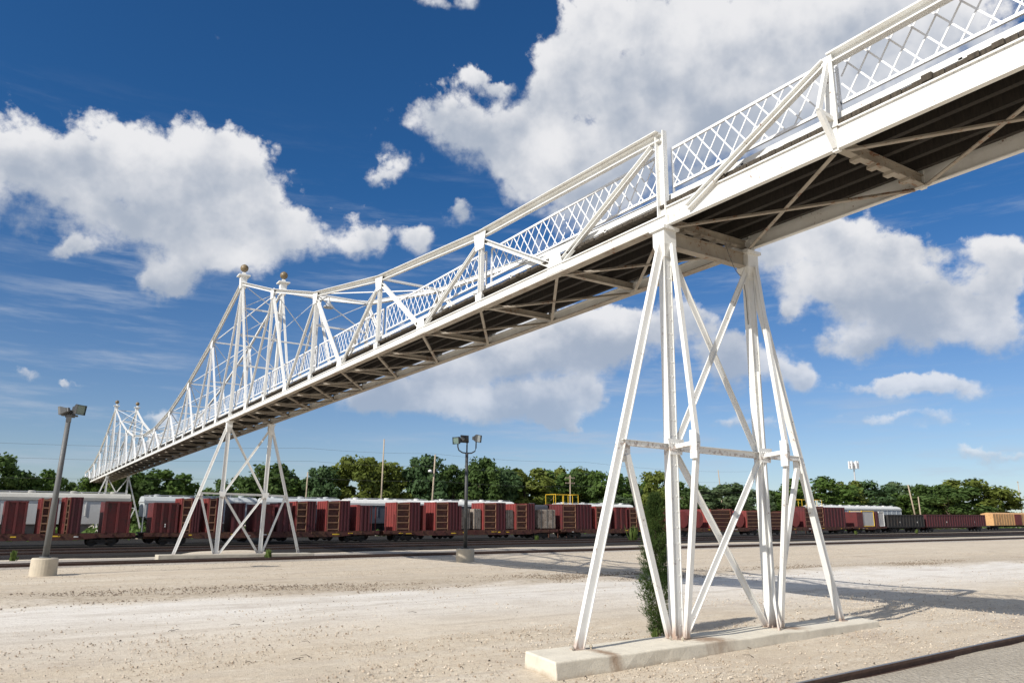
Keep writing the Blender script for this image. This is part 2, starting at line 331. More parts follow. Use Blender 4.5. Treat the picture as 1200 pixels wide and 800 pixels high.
def make_world():
    w = bpy.data.worlds.new('World'); scn.world = w; w.use_nodes = True; nt = w.node_tree; N = nt.nodes; L = nt.links; N.clear()
    def mth(op, a, b=0., c=None, clamp=False):
        n = N.new('ShaderNodeMath'); n.operation = op; n.use_clamp = clamp
        for i, v in enumerate((a, b, c)):
            if v is None: continue
            if hasattr(v, 'links'): L.new(v, n.inputs[i])
            else: n.inputs[i].default_value = v
        return n.outputs[0]
    def dot(v, k):
        n = N.new('ShaderNodeVectorMath'); n.operation = 'DOT_PRODUCT'; L.new(v, n.inputs[0]); n.inputs[1].default_value = k; return n.outputs['Value']
    def mixc(f, a, b, mode='MIX'):
        n = N.new('ShaderNodeMix'); n.data_type = 'RGBA'; n.blend_type = mode
        for i, v in ((0, f), (6, a), (7, b)):
            if hasattr(v, 'links'): L.new(v, n.inputs[i])
            elif i == 0: n.inputs[0].default_value = v
            else: n.inputs[i].default_value = (*v, 1)
        return n.outputs[2]
    def sm(v, a, b, lo=0., hi=1.):
        n = N.new('ShaderNodeMapRange'); n.interpolation_type = 'SMOOTHSTEP'; L.new(v, n.inputs[0])
        for i, q in enumerate((a, b, lo, hi)): n.inputs[i + 1].default_value = q
        return n.outputs[0]
    def noi(v, sc, det, ro, off=(0,0,0), scl=(1,1,1), rotz=0., lac=2.1):
        mp = N.new('ShaderNodeMapping'); mp.inputs['Location'].default_value = off; mp.inputs['Scale'].default_value = scl; mp.inputs['Rotation'].default_value = (0,0,rotz); L.new(v, mp.inputs[0])
        n = N.new('ShaderNodeTexNoise'); n.inputs['Scale'].default_value = sc; n.inputs['Detail'].default_value = det; n.inputs['Roughness'].default_value = ro; n.inputs['Lacunarity'].default_value = lac
        L.new(mp.outputs[0], n.inputs['Vector']); return n.outputs['Fac'], n.outputs['Color']
    sky = N.new('ShaderNodeTexSky'); sky.sky_type = 'NISHITA'; sky.sun_disc = False
    sky.sun_elevation = math.asin(SUN.z); sky.sun_rotation = math.atan2(SUN.x, SUN.y)
    sky.air_density = 1.0; sky.dust_density = .35; sky.ozone_density = 2.2; sky.altitude = 350
    tc = N.new('ShaderNodeTexCoord'); d = tc.outputs['Generated']
    sp = N.new('ShaderNodeSeparateXYZ'); L.new(d, sp.inputs[0])
    az = mth('ARCTAN2', sp.outputs[0], sp.outputs[1]); el = mth('ARCSINE', sp.outputs[2])
    cb = N.new('ShaderNodeCombineXYZ'); L.new(az, cb.inputs[0]); L.new(el, cb.inputs[1]); cb.inputs[2].default_value = 1.; V0 = cb.outputs[0]
    # warp the directions with noise so that the outlines of the cloud masses billow
    f1, c1 = noi(V0, 6.5, 7, .60)
    sub = N.new('ShaderNodeVectorMath'); sub.operation = 'SUBTRACT'; L.new(c1, sub.inputs[0]); sub.inputs[1].default_value = (.5,.5,.5)
    scn_ = N.new('ShaderNodeVectorMath'); scn_.operation = 'MULTIPLY'; L.new(sub.outputs[0], scn_.inputs[0]); scn_.inputs[1].default_value = (.13, .10, 0)
    add = N.new('ShaderNodeVectorMath'); add.operation = 'ADD'; L.new(V0, add.inputs[0]); L.new(scn_.outputs[0], add.inputs[1]); V = add.outputs[0]
    B = None; H = None
    for (a, b, c, e, f, g, wt) in CL:
        u = dot(V, (a, b, c)); v = dot(V, (e, f, g))
        q = mth('MULTIPLY_ADD', v, v, mth('MULTIPLY', u, u))
        k = mth('MULTIPLY', mth('POWER', .34, q), .47 + .58 * wt)
        B = k if B is None else mth('ADD', B, k)
        h = mth('MULTIPLY', k, v); H = h if H is None else mth('ADD', H, h)
    # unseen clouds added behind the viewer and overhead to whiten the sky fill
    w1, _ = noi(d, 2.4, 4, .55, (4, 1, 2)); away = mth('MAXIMUM', sm(mth('ABSOLUTE', mth('SUBTRACT', az, .57)), .82, 1.15), sm(el, .72, .95))
    B = mth('ADD', B, mth('MULTIPLY', mth('MULTIPLY', sm(w1, .40, .58), away), 1.1))
    rel = mth('DIVIDE', H, mth('ADD', B, .05))              # height within the local cloud mass, -1 .. 1
    def bil(v, sc, off=(0,0,0), det=4.0, ro=.5):
        mp = N.new('ShaderNodeMapping'); mp.inputs['Location'].default_value = off; mp.inputs['Scale'].default_value = (1, 1.18, 1); L.new(v, mp.inputs[0])
        n = N.new('ShaderNodeTexVoronoi'); n.feature = 'F1'; n.inputs['Scale'].default_value = sc; n.inputs['Detail'].default_value = det; n.inputs['Roughness'].default_value = ro; n.inputs['Lacunarity'].default_value = 2.2
        n.normalize = True; L.new(mp.outputs[0], n.inputs['Vector']); return mth('SUBTRACT', 1., mth('MULTIPLY', n.outputs['Distance'], 1.55))
    # finer warp so that the puffs are not regular cells
    f3, c3 = noi(V0, 30, 5, .6, (2, 2, 0)); sb3 = N.new('ShaderNodeVectorMath'); sb3.operation = 'SUBTRACT'; L.new(c3, sb3.inputs[0]); sb3.inputs[1].default_value = (.5,.5,.5)
    sc3 = N.new('ShaderNodeVectorMath'); sc3.operation = 'MULTIPLY_ADD'; L.new(sb3.outputs[0], sc3.inputs[0]); sc3.inputs[1].default_value = (.022, .022, 0); L.new(V0, sc3.inputs[2]); VW = sc3.outputs[0]
    p1, _ = noi(V0, 12, 8, .60, (3.1, .4, 0), (1, 1.25, 1)); b1 = bil(VW, 17, det=4.0); n3, _ = noi(V0, 44, 6, .62, (1, 2, 0))
    n1 = mth('ADD', mth('MULTIPLY', p1, .55), mth('MULTIPLY', b1, .45))
    Bc = mth('MINIMUM', B, 1.15)
    dens = mth('ADD', mth('SUBTRACT', Bc, .66), mth('MULTIPLY_ADD', mth('SUBTRACT', n1, .46), 2.3, mth('MULTIPLY', mth('SUBTRACT', n3, .5), .42)))
    dens = mth('ADD', dens, mth('MULTIPLY', sm(el, .34, .12), .09))
    alpha = sm(mth('DIVIDE', mth('ADD', dens, .15), mth('SUBTRACT', .50, mth('MULTIPLY', mth('MINIMUM', mth('MAXIMUM', rel, -.9), .6), .30))), 0., 1.)
    # bright tops and sun side, grey bases
    g1 = bil(VW, 17, det=2.0); g2 = bil(VW, 17, (.16, -.30, 0), 2.0)
    h1, _ = noi(V0, 9, 4, .5, (3.1, .4, 0)); h2, _ = noi(V0, 9, 4, .5, (3.1 + .2, .4 - .36, 0))
    lit = mth('ADD', mth('MULTIPLY', rel, .55), mth('ADD', mth('MULTIPLY', mth('SUBTRACT', g1, g2), .60), mth('MULTIPLY', mth('SUBTRACT', h1, h2), 1.5)))
    lit = mth('ADD', lit, mth('MULTIPLY', mth('SUBTRACT', n3, .5), .16))
    lit = mth('SUBTRACT', lit, mth('MULTIPLY', mth('MAXIMUM', mth('SUBTRACT', dens, .25), 0.), .42))
    lit = sm(lit, -.62, .46)
    ccol = mixc(lit, (3.8, 4.3, 5.15), (7.9, 7.9, 8.05))
    # air between here and low clouds
    low = sm(el, .02, .32)
    tint = mixc(sm(el, .02, .45), (.72, .77, .90), (.215, .56, .88)); skyt = mixc(1., sky.outputs[0], tint, 'MULTIPLY')
    ccol = mixc(mth('MULTIPLY', mth('SUBTRACT', 1., low), .42), ccol, skyt)
    # thin high streaks and haze veil
    s1, _ = noi(V0, 7, 7, .62, (0, 3, 0), (.7, 5.5, 1), R(-20)); s2, _ = noi(V0, 3.0, 3, .5, (5, 1, 0))
    veil = mth('MULTIPLY', sm(s1, .46, .76), sm(s2, .36, .60)); veil = mth('MULTIPLY', veil, mth('MULTIPLY', sm(el, .52, .26), .60))
    base = mixc(veil, skyt, (4.6, 5.2, 6.2))
    fin = mixc(mth('MULTIPLY', alpha, .97), base, ccol)
    bg = N.new('ShaderNodeBackground'); bg.inputs['Strength'].default_value = .1; L.new(fin, bg.inputs[0])
    o = N.new('ShaderNodeOutputWorld'); L.new(bg.outputs[0], o.inputs[0])
make_world()
scn.view_settings.view_transform = 'Standard'; scn.view_settings.look = 'None'; scn.view_settings.exposure = .11; scn.view_settings.gamma = 1
scn.render.engine = 'CYCLES'; scn.cycles.max_bounces = 5; scn.cycles.diffuse_bounces = 3; scn.cycles.use_denoising = True
scn.cycles.transparent_max_bounces = 4

# ------------------------------------------------------------------ ground
def build_ground():
    def axis(segs):
        o = []
        for a, b, st in segs:
            k = max(1, round((b - a) / st)); o += [a + (b - a) * i / k for i in range(k)]
        o.append(segs[-1][1]); return o
    xs = axis([(-900,-120,130),(-120,-30,10),(-30,32,.55),(32,120,4),(120,420,30),(420,1500,180)])
    ys = axis([(-500,-60,80),(-60,-12,8),(-12,36,.55),(36,96,1.5),(96,180,12),(180,1800,180)])
    v = []; f = []
    for y in ys:
        for x in xs:
            z = gz(x)
            if -60 < x < 130 and -60 < y < 60:
                z += .09 * (mnoise.noise((x * .12, y * .25, 0))) + .03 * mnoise.noise((x * .7, y * .7, 3))
                # low bank of loose stone along the far lip of the road, small heap behind the second footing
                z += .10 * math.exp(-((y - 17.6 + .085 * x) / 1.1) ** 2) * (.6 + mnoise.noise((x * .4, y * .5, 8)))
                z += .55 * math.exp(-((y - 46.2) / 1.6) ** 2) * math.exp(-((x - 1.3) / 3.6) ** 4)
                if abs(x - 1.5) < 7 and abs(y + .2) < 2.2:      # flat bench round the near footing
                    z = gz(x) + .03 * mnoise.noise((x * .9, y * .9, 3))
            v.append((x, y, z))
    nx = len(xs)
    for j in range(len(ys) - 1):
        for i in range(nx - 1): f.append((j*nx+i, j*nx+i+1, (j+1)*nx+i+1, (j+1)*nx+i))
    b = MB(); b.v = v; b.f = f; b.m = [0] * len(f)
    return kind(b.build('ground', M['ground'], smooth=True, fix=False), 'structure')
build_ground()

def strip(name, mat, y0, y1, h, x0, x1, tilt=0.0, edge=.7, step=6.0):
    b = MB(); prof = [(y0 - edge, -.12), (y0, h), ((y0 + y1) / 2, h + .03), (y1, h), (y1 + edge, -.12)]
    k = max(2, int((x1 - x0) / step)); rows = []
    for i in range(k + 1):
        x = x0 + (x1 - x0) * i / k
        rows.append([(x, y + tilt * x + .25 * mnoise.noise((x * .21, y, 1)), gz(x) + z + .03 * mnoise.noise((x * .5, y, 5))) for y, z in prof])
    for i in range(k):
        for j in range(4): b.face([rows[i][j], rows[i+1][j], rows[i+1][j+1], rows[i][j+1]])
    return kind(b.build(name, mat, smooth=True), 'structure')
TA = .046
strip('pale_ballast_bed', M['ballast_pale'], 40.0, 48.8, .06, -140, 420, .012, step=2.0)
strip('dark_ballast_bed', M['ballast_dark'], 52.6, 69.0, .14, -160, 520, .02, step=2.0)
strip('train_bed_and_shade', M['ballast_dark'], 73.8, 112.0, .05, -180, 620, TA)  # dark bed spread wide to paint the shade below and behind the cars
strip('packed_crossing', M['packed'], -6.3, -4.0, .055, -60, 60, .067, step=1.5)

def track(label, y, tilt, x0, x1, h, g=1.52, top=True):
    t = thing('railway_track', label, 'track', (0, y, 0), group='railway tracks across the yard')
    k = int((x1 - x0) / 25)
    for sgn in ((0, 1) if g else (0,)):
        b = MB(); yy = sgn * g
        pts = [(x0 + (x1 - x0) * i / k) for i in range(k + 1)]
        for a, c in zip(pts, pts[1:]):
            p = (a, yy + tilt * a, gz(a) + h + .075); q = (c, yy + tilt * c, gz(c) + h + .075)
            b.cur = 0; b.beam(p, q, .03, .13); b.beam(p, q, .14, .03, oh=-.065)
            b.beam(p, q, .075, .04, oh=.05)
            b.cur = 1; b.beam(p, q, .06, .006, oh=.074)
        b.build('rail', [M['rail'], M['railhead']], t)
    return t
track('single dark rail crossing the gravel at the bottom right corner', -3.98, .067, -60, 80, .03, 0)
track('rusty track between the lamp bases and the second bridge footing', 40.6, .012, -140, 420, .07)
track('dark track just beyond the second bridge footing', 57.0, .02, -160, 520, .15)
track('dark track nearest the line of red flatcars', 64.6, .02, -160, 520, .15)

# ------------------------------------------------------------------ the footbridge
Pn = 4.28; W = 2.887; H = 9.10
NT_ = 38
T1, T2, T3 = 10, 28, 38
def B3(s, y, z): return Vector((y, s, z))
bridge = thing('footbridge', 'long white steel truss footbridge striding over the rail yard on braced towers', 'footbridge')
zT = {0: 11.50, 2: 11.72, 4: 12.50, 6: 13.96, 8: 16.35}
for k, z in list(zT.items()): pass
top_main = {12: 16.40, 14: 14.25, 16: 12.70, 18: 11.90}
ztop = {}
for k in (0, 2, 4, 6, 8): ztop[k] = zT[k]
ztop[10] = 19.1
for k in (12, 14, 16, 18): ztop[k] = top_main[k]
for k in list(ztop):
    if 10 <= k <= 18: ztop[38 - k] = ztop[k]
for k in (0, 2, 4, 6, 8): ztop[38 - k] = zT[k]
zb = 9.27                          # centre of bottom chord
NAR = Vector((1, 0, 0))            # across the bridge (blender x)
def truss(yc, sg):
    t = node('truss', bridge)
    up = NAR
    # bottom chord
    b = MB()
    a, c = B3(-.2, yc, zb), B3(NT_ * Pn + .2, yc, zb)
    b.beam(a, c, .26, .16, up)
    b.beam(B3(-.15, yc, zb + .13), B3(NT_ * Pn + .15, yc, zb + .13), .03, .24, up)
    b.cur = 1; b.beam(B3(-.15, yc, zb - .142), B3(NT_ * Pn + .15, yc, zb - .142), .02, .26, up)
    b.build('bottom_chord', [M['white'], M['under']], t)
    ks = sorted(ztop)
    b = MB()
    for k0, k1 in zip(ks, ks[1:]):
        p, q = B3(k0 * Pn, yc, ztop[k0]), B3(k1 * Pn, yc, ztop[k1])
        b.chan(p, q, .21, .10, up, sg, .03)
        b.beam(p, q, .02, .22, up, -.118, sg * .06)
    b.build('top_chord', M['white'], t)
    for k in ks:
        if k in (T1, T2): continue
        b = MB(); s = k * Pn; zt = ztop[k] - .1
        wd = .28 if k == 0 else (.18 if k < 10 else .21)
        b.chan(B3(s, yc, zb + .1), B3(s, yc, zt + (.22 if k in (0, 38) else 0)), wd, .11, up, sg, .026)
        if k < 6: b.rivets(B3(s, yc, zb + .5), B3(s, yc, zt - .5), up, -sg * .055 + sg * .022, sg, wd * .28)
        # gusset plates at both ends
        if k not in (0, 38):
            b.hexa([B3(s - .34, yc + e, zt - (.28 if j else -.08)) if False else B3(s + q * (.26 if j else .40), yc + sg * e, zt + (.20 if j == 0 else -.42)) for e in (.075, .092) for q, j in ((-1, 1), (1, 1), (1, 0), (-1, 0))])
            b.hexa([B3(s + q * (.16 if j else .22), yc + sg * e, zb + (.40 if j == 0 else .02)) for e in (.075, .092) for q, j in ((-1, 1), (1, 1), (1, 0), (-1, 0))])
        b.build('end_post' if k in (0, 38) else 'post', M['white'] if k < 10 else M['white_far'], t)
    # web diagonals between the top nodes and the bottom nodes halfway
    for k in ks[:-1]:
        m = (k + 1)
        for tk in (k, k + 2):
            b = MB(); p = B3(tk * Pn, yc, ztop[tk] - .16); q = B3(m * Pn, yc, zb + .1)
            if tk in (0, 38): p = B3(tk * Pn + (.18 if tk == 0 else -.18), yc, ztop[tk] - .12)
            d = (q - p).normalized(); p = p + d * .12; q = q - d * .10
            heavy = tk in (0, 38) or (abs(tk - 19) > abs(m - 19)) == (9 < m < 29)
            b.chan(p, q, .165 if heavy else .12, .10, up, sg, .024)
            if k < 4: b.rivets(p, q, up, -sg * .05 + sg * .024, sg, .035)
            b.build('diagonal', M['white'] if k < 10 else M['white_far'], t)
        b = MB(); s = m * Pn
        b.hexa([B3(s + q * (.42 if j else .20), yc + sg * e, zb + (.56 if j == 0 else -.08)) for e in (.078, .096) for q, j in ((-1, 1), (1, 1), (1, 0), (-1, 0))])
        if k < 10:
            for i in range(5): b.lathe([(.018, 0), (.018, .012)], 6, B3(s - .3 + .15 * i, yc + sg * .10, zb + .06), 'z')
        b.build('gusset_plate', M['white'], t)
    # tower masts: two legs that close into a cap, with a ball on top
    for k in (T1, T2):
        b = MB(); s = k * Pn
        p0 = B3(s, yc, zb - .1); p1 = B3(s, yc, 19.6)
        b.chan(p0, p1, .34, .15, up, sg, .035)
        b.beam(B3(s, yc, zb), B3(s, yc, 19.5), .20, .05, up, 0, sg * .02)
        b.build('mast', M['white'], t)
        b = MB(); b.hexa([B3(s + i * w_, yc + j * w_, z) for z, w_ in ((18.7, .19), (19.62, .24)) for i, j in ((-1,-1),(1,-1),(1,1),(-1,1))])
        b.hexa([B3(s + i * w_, yc + j * w_, z) for z, w_ in ((19.62, .40), (19.72, .40)) for i, j in ((-1,-1),(1,-1),(1,1),(-1,1))])
        b.hexa([B3(s + i * w_, yc + j * w_, z) for z, w_ in ((19.72, .16), (19.95, .09)) for i, j in ((-1,-1),(1,-1),(1,1),(-1,1))])
        cap = b.build('mast_cap', M['white'], t)
        b = MB(); n = 14
        b.lathe([(.10, -.37), (.07, -.30)] + [(.285 * math.sin(math.pi * i / n), -.285 * math.cos(math.pi * i / n)) for i in range(1, n)] + [(.04, .30)], 20, B3(s, yc, 20.27))
        o = b.build('finial_ball', M['brass'], t, smooth=True)
    return t
truss(0.0, -1); truss(W, 1)

# shallow pony-truss approach with deep plate girders
NA = 4; AP = 4.62
def approach(yc, sg):
    t = node('approach_truss', bridge); up = NAR
    b = MB(); x0 = -NA * AP
    b.beam(B3(x0, yc, 9.39), B3(-.12, yc, 9.39), .48, .03, up)
    for zc in (9.61, 9.17): b.beam(B3(x0, yc, zc), B3(-.12, yc, zc), .03, .12, up)
    b.rivets(B3(x0, yc, 9.60), B3(-.2, yc, 9.60), up, sg * .0152, sg, .0, .13); b.rivets(B3(x0, yc, 9.19), B3(-.2, yc, 9.19), up, sg * .0152, sg, .0, .13); b.build('plate_girder', M['white'], t)
    b = MB(); p, q = B3(x0, yc, 11.06), B3(-AP, yc, 11.06)
    b.chan(p, q, .24, .14, up, sg, .03); b.build('top_chord', M['white'], t)
    b = MB(); b.chan(B3(-AP + .04, yc + sg * .075, 11.0), B3(-.85, yc + sg * .075, 9.34), .17, .09, up, sg, .03); b.rivets(B3(-AP + .04, yc, 11.0), B3(-.85, yc, 9.34), up, sg * .075 - sg * .045 + sg * .018, sg, .05); b.build('inclined_end_post', M['white'], t)
    for i in range(1, NA + 1):
        s = -i * AP; b = MB()
        b.beam(B3(s, yc, 9.12), B3(s, yc, 11.12), .13, .10, up)
        b.beam(B3(s, yc + sg * .07, 9.6), B3(s, yc + sg * .07, 11.1), .22, .02, up)
        b.build('post', M['white'], t)
        b = MB(); e = yc + sg * .46                      # outrigger brace that props the top chord
        b.beam(B3(s, yc + sg * .05, 11.0), B3(s, e, 9.84), .10, .07, (0, 1, 0))
        b.beam(B3(s, yc + sg * .04, 9.20), B3(s, e, 9.84), .10, .09, (0, 1, 0))
        b.beam(B3(s, yc, 9.76), B3(s, e, 9.82), .08, .08, (0, 1, 0))
        b.build('outrigger_brace', M['white'], t)
approach(0.0, -1); approach(W, 1)

# deck: planks on stringers on floor beams
S0, S1 = -NA * AP, NT_ * Pn
dk = node('deck', bridge)
b = MB(); s = S0
rng = random.Random(3)
while s < S1:
    w_ = .19; e = rng.uniform(-.012, .012) if rng.random() < .8 else rng.uniform(-.03, .05)
    z0 = 9.655 + rng.uniform(-.008, .008)
    ov = .025 if s < -.2 else .0
    b.box(-ov - e, W + ov + rng.uniform(-.05, .06), s, s + w_ - .012, z0, z0 + (.095 if s < -.2 else .075) + (.025 if rng.random() < .05 else 0)); s += w_
b.build('deck_planks', M['plank'], dk)
for i, yc in enumerate((.32, .88, 1.44, 2.0, 2.56)):
    b = MB(); b.box(yc - .06, yc + .06, S0, S1, 9.40, 9.645); b.build('stringer', M['stringer'], dk)
b = MB()
b.box(.16, .22, S0, S1, 9.90, 9.99); b.box(.15, .17, S0, S1, 9.86, 9.90)
s = S0
while s < S1: b.box(.15, .23, s, s + .07, 9.735, 9.90); s += AP / 2
b.build('curb_rail', M['white'], dk)
b = MB(); b.box(W - .22, W - .16, S0, S1, 9.90, 9.99)
s = S0
while s < S1: b.box(W - .23, W - .15, s, s + .07, 9.735, 9.90); s += AP / 2
b.build('curb_rail', M['white'], dk)

for k in range(-NA, NT_ + 1):
    s = k * (AP if k < 0 else Pn); b = MB()
    if k < 0: zc, hh = 9.28, .20
    else: zc, hh = 9.30, .17
    b.beam(B3(s, .06, zc), B3(s, W - .06, zc), .05, hh, (0, 0, 1))
    for e in (-.5, .5): b.beam(B3(s, .06, zc + e * hh), B3(s, W - .06, zc + e * hh), .16, .022, (0, 0, 1))
    if k in (0, -1):
        for i in range(4): b.box(.55 + i * .55, .72 + i * .55, s - .12, s + .12, zc - .03 - hh / 2 - .04, zc - hh / 2 - .012)
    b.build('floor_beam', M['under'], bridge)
for k in range(-NA, NT_):
    s0 = k * (AP if k < 0 else Pn); s1 = (k + 1) * (AP if k < 0 else Pn)
    z = 9.135
    for (ya, yb, dz) in ((.08, W - .08, 0), (W - .08, .08, -.03)):
        b = MB(); p, q = B3(s0 + .12, ya, z + dz), B3(s1 - .12, yb, z + dz); d = (q - p).normalized()
        b.beam(p, q, .085, .016); b.beam(p, q, .014, .08, ow=.036, oh=.034)
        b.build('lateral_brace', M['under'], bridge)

# top lateral bracing where the chords are high enough to walk under
for k in sorted(ztop):
    if 4 <= k <= 34 and k not in (T1, T2):
        b = MB(); z = ztop[k] + .02
        b.beam(B3(k * Pn, .1, z), B3(k * Pn, W - .1, z), .10, .10); b.build('top_strut', M['white_far'], bridge)
for k in range(4, 34, 2):
    if True:
        z0, z1 = ztop[k], ztop[k + 2]
        for ya, yb in ((.1, W - .1), (W - .1, .1)):
            b = MB(); b.beam(B3(k * Pn + .1, ya, z0 + (-.03 if ya < 1 else .03)), B3((k + 2) * Pn - .1, yb, z1 + (-.03 if ya < 1 else .03)), .065, .045)
            b.build('top_lateral', M['white_far'], bridge)
for k in (T1, T2):
    s = k * Pn
    tiers = (13.1, 15.3, 17.3, 19.0)
    for z in tiers:
        b = MB(); b.beam(B3(s, .1, z), B3(s, W - .1, z), .09, .11); b.build('portal_strut', M['white_far'], bridge)
    for z0, z1 in zip(tiers, tiers[1:]):
        for ya, yb, o in ((.1, W - .1, .03), (W - .1, .1, -.03)):
            b = MB(); b.beam(B3(s + o, ya, z0), B3(s + o, yb, z1), .06, .04); b.build('portal_brace', M['white_far'], bridge)
# sway braces hung between the posts near the masts
for k in (8, 12, 6, 14, 26, 30, 24, 32):
    s = k * Pn; zt = ztop[k]
    if zt < 13.5: continue
    zlo = 12.3 if zt < 15 else 13.2
    b = MB(); b.beam(B3(s, .1, zlo), B3(s, W - .1, zlo), .07, .08); b.build('sway_strut', M['white_far'], bridge)
    for ya, yb, o in ((.1, W - .1, .03), (W - .1, .1, -.03)):
        b = MB(); b.beam(B3(s + o, ya, zlo), B3(s + o, yb, zt - .1), .05, .035); b.build('sway_brace', M['white_far'], bridge)

# lattice railings
def lattice(yc):
    r = node('railing', bridge); zl, zh = 10.24, 11.24
    for k in range(-NA, NT_):
        s0 = k * (AP if k < 0 else Pn) + (.16 if k >= 0 and k % 2 == 0 else .012); s1 = (k + 1) * (AP if k < 0 else Pn) - (.16 if k >= 0 and k % 2 else (.06 if k == -1 else .012))
        fine = k < 14; b = MB()
        for z in (zl, zh): b.beam(B3(s0, yc, z), B3(s1, yc, z), .05, .06)
        for s in ((s0 + .02,) if k % 2 == 0 else (s1 - .02,)) if k != -1 else (s0 + .02, s1 - .02): b.beam(B3(s, yc, 9.73), B3(s, yc, zh), .04, .055, NAR)
        n = 10; sp = (s1 - s0) / n if k >= 0 else .43
        rise = zh - zl - .06; dx = .68
        i = -3
        while s0 + i * sp < s1 + 1:
            for sgn, off in ((1, -.007), (-1, .007)):
                a = s0 + i * sp + (0 if sgn > 0 else sp * .5); c = a + sgn * dx
                za, zc = zl + .03, zh - .03
                # clip to the panel
                lo, hi = s0 + .03, s1 - .03
                def clip(a, za, c, zc):
                    if a == c: return None
                    t0, t1 = 0., 1.
                    for lim, side in ((lo, 1), (hi, -1)):
                        da, dc = side * (a - lim), side * (c - lim)
                        if da < 0 and dc < 0: return None
                        if da < 0: t0 = max(t0, da / (da - dc))
                        elif dc < 0: t1 = min(t1, da / (da - dc))
                    if t1 - t0 < .08: return None
                    L_ = lambda u: (a + (c - a) * u, za + (zc - za) * u)
                    return L_(t0), L_(t1)
                q = clip(a, za, c, zc)
                if q:
                    b.beam(B3(q[0][0], yc + off, q[0][1]), B3(q[1][0], yc + off, q[1][1]), .033, .010, NAR)
            i += 1
        b.build('lattice_panel', M['white_lat'], r)
lattice(.30); lattice(W - .30)

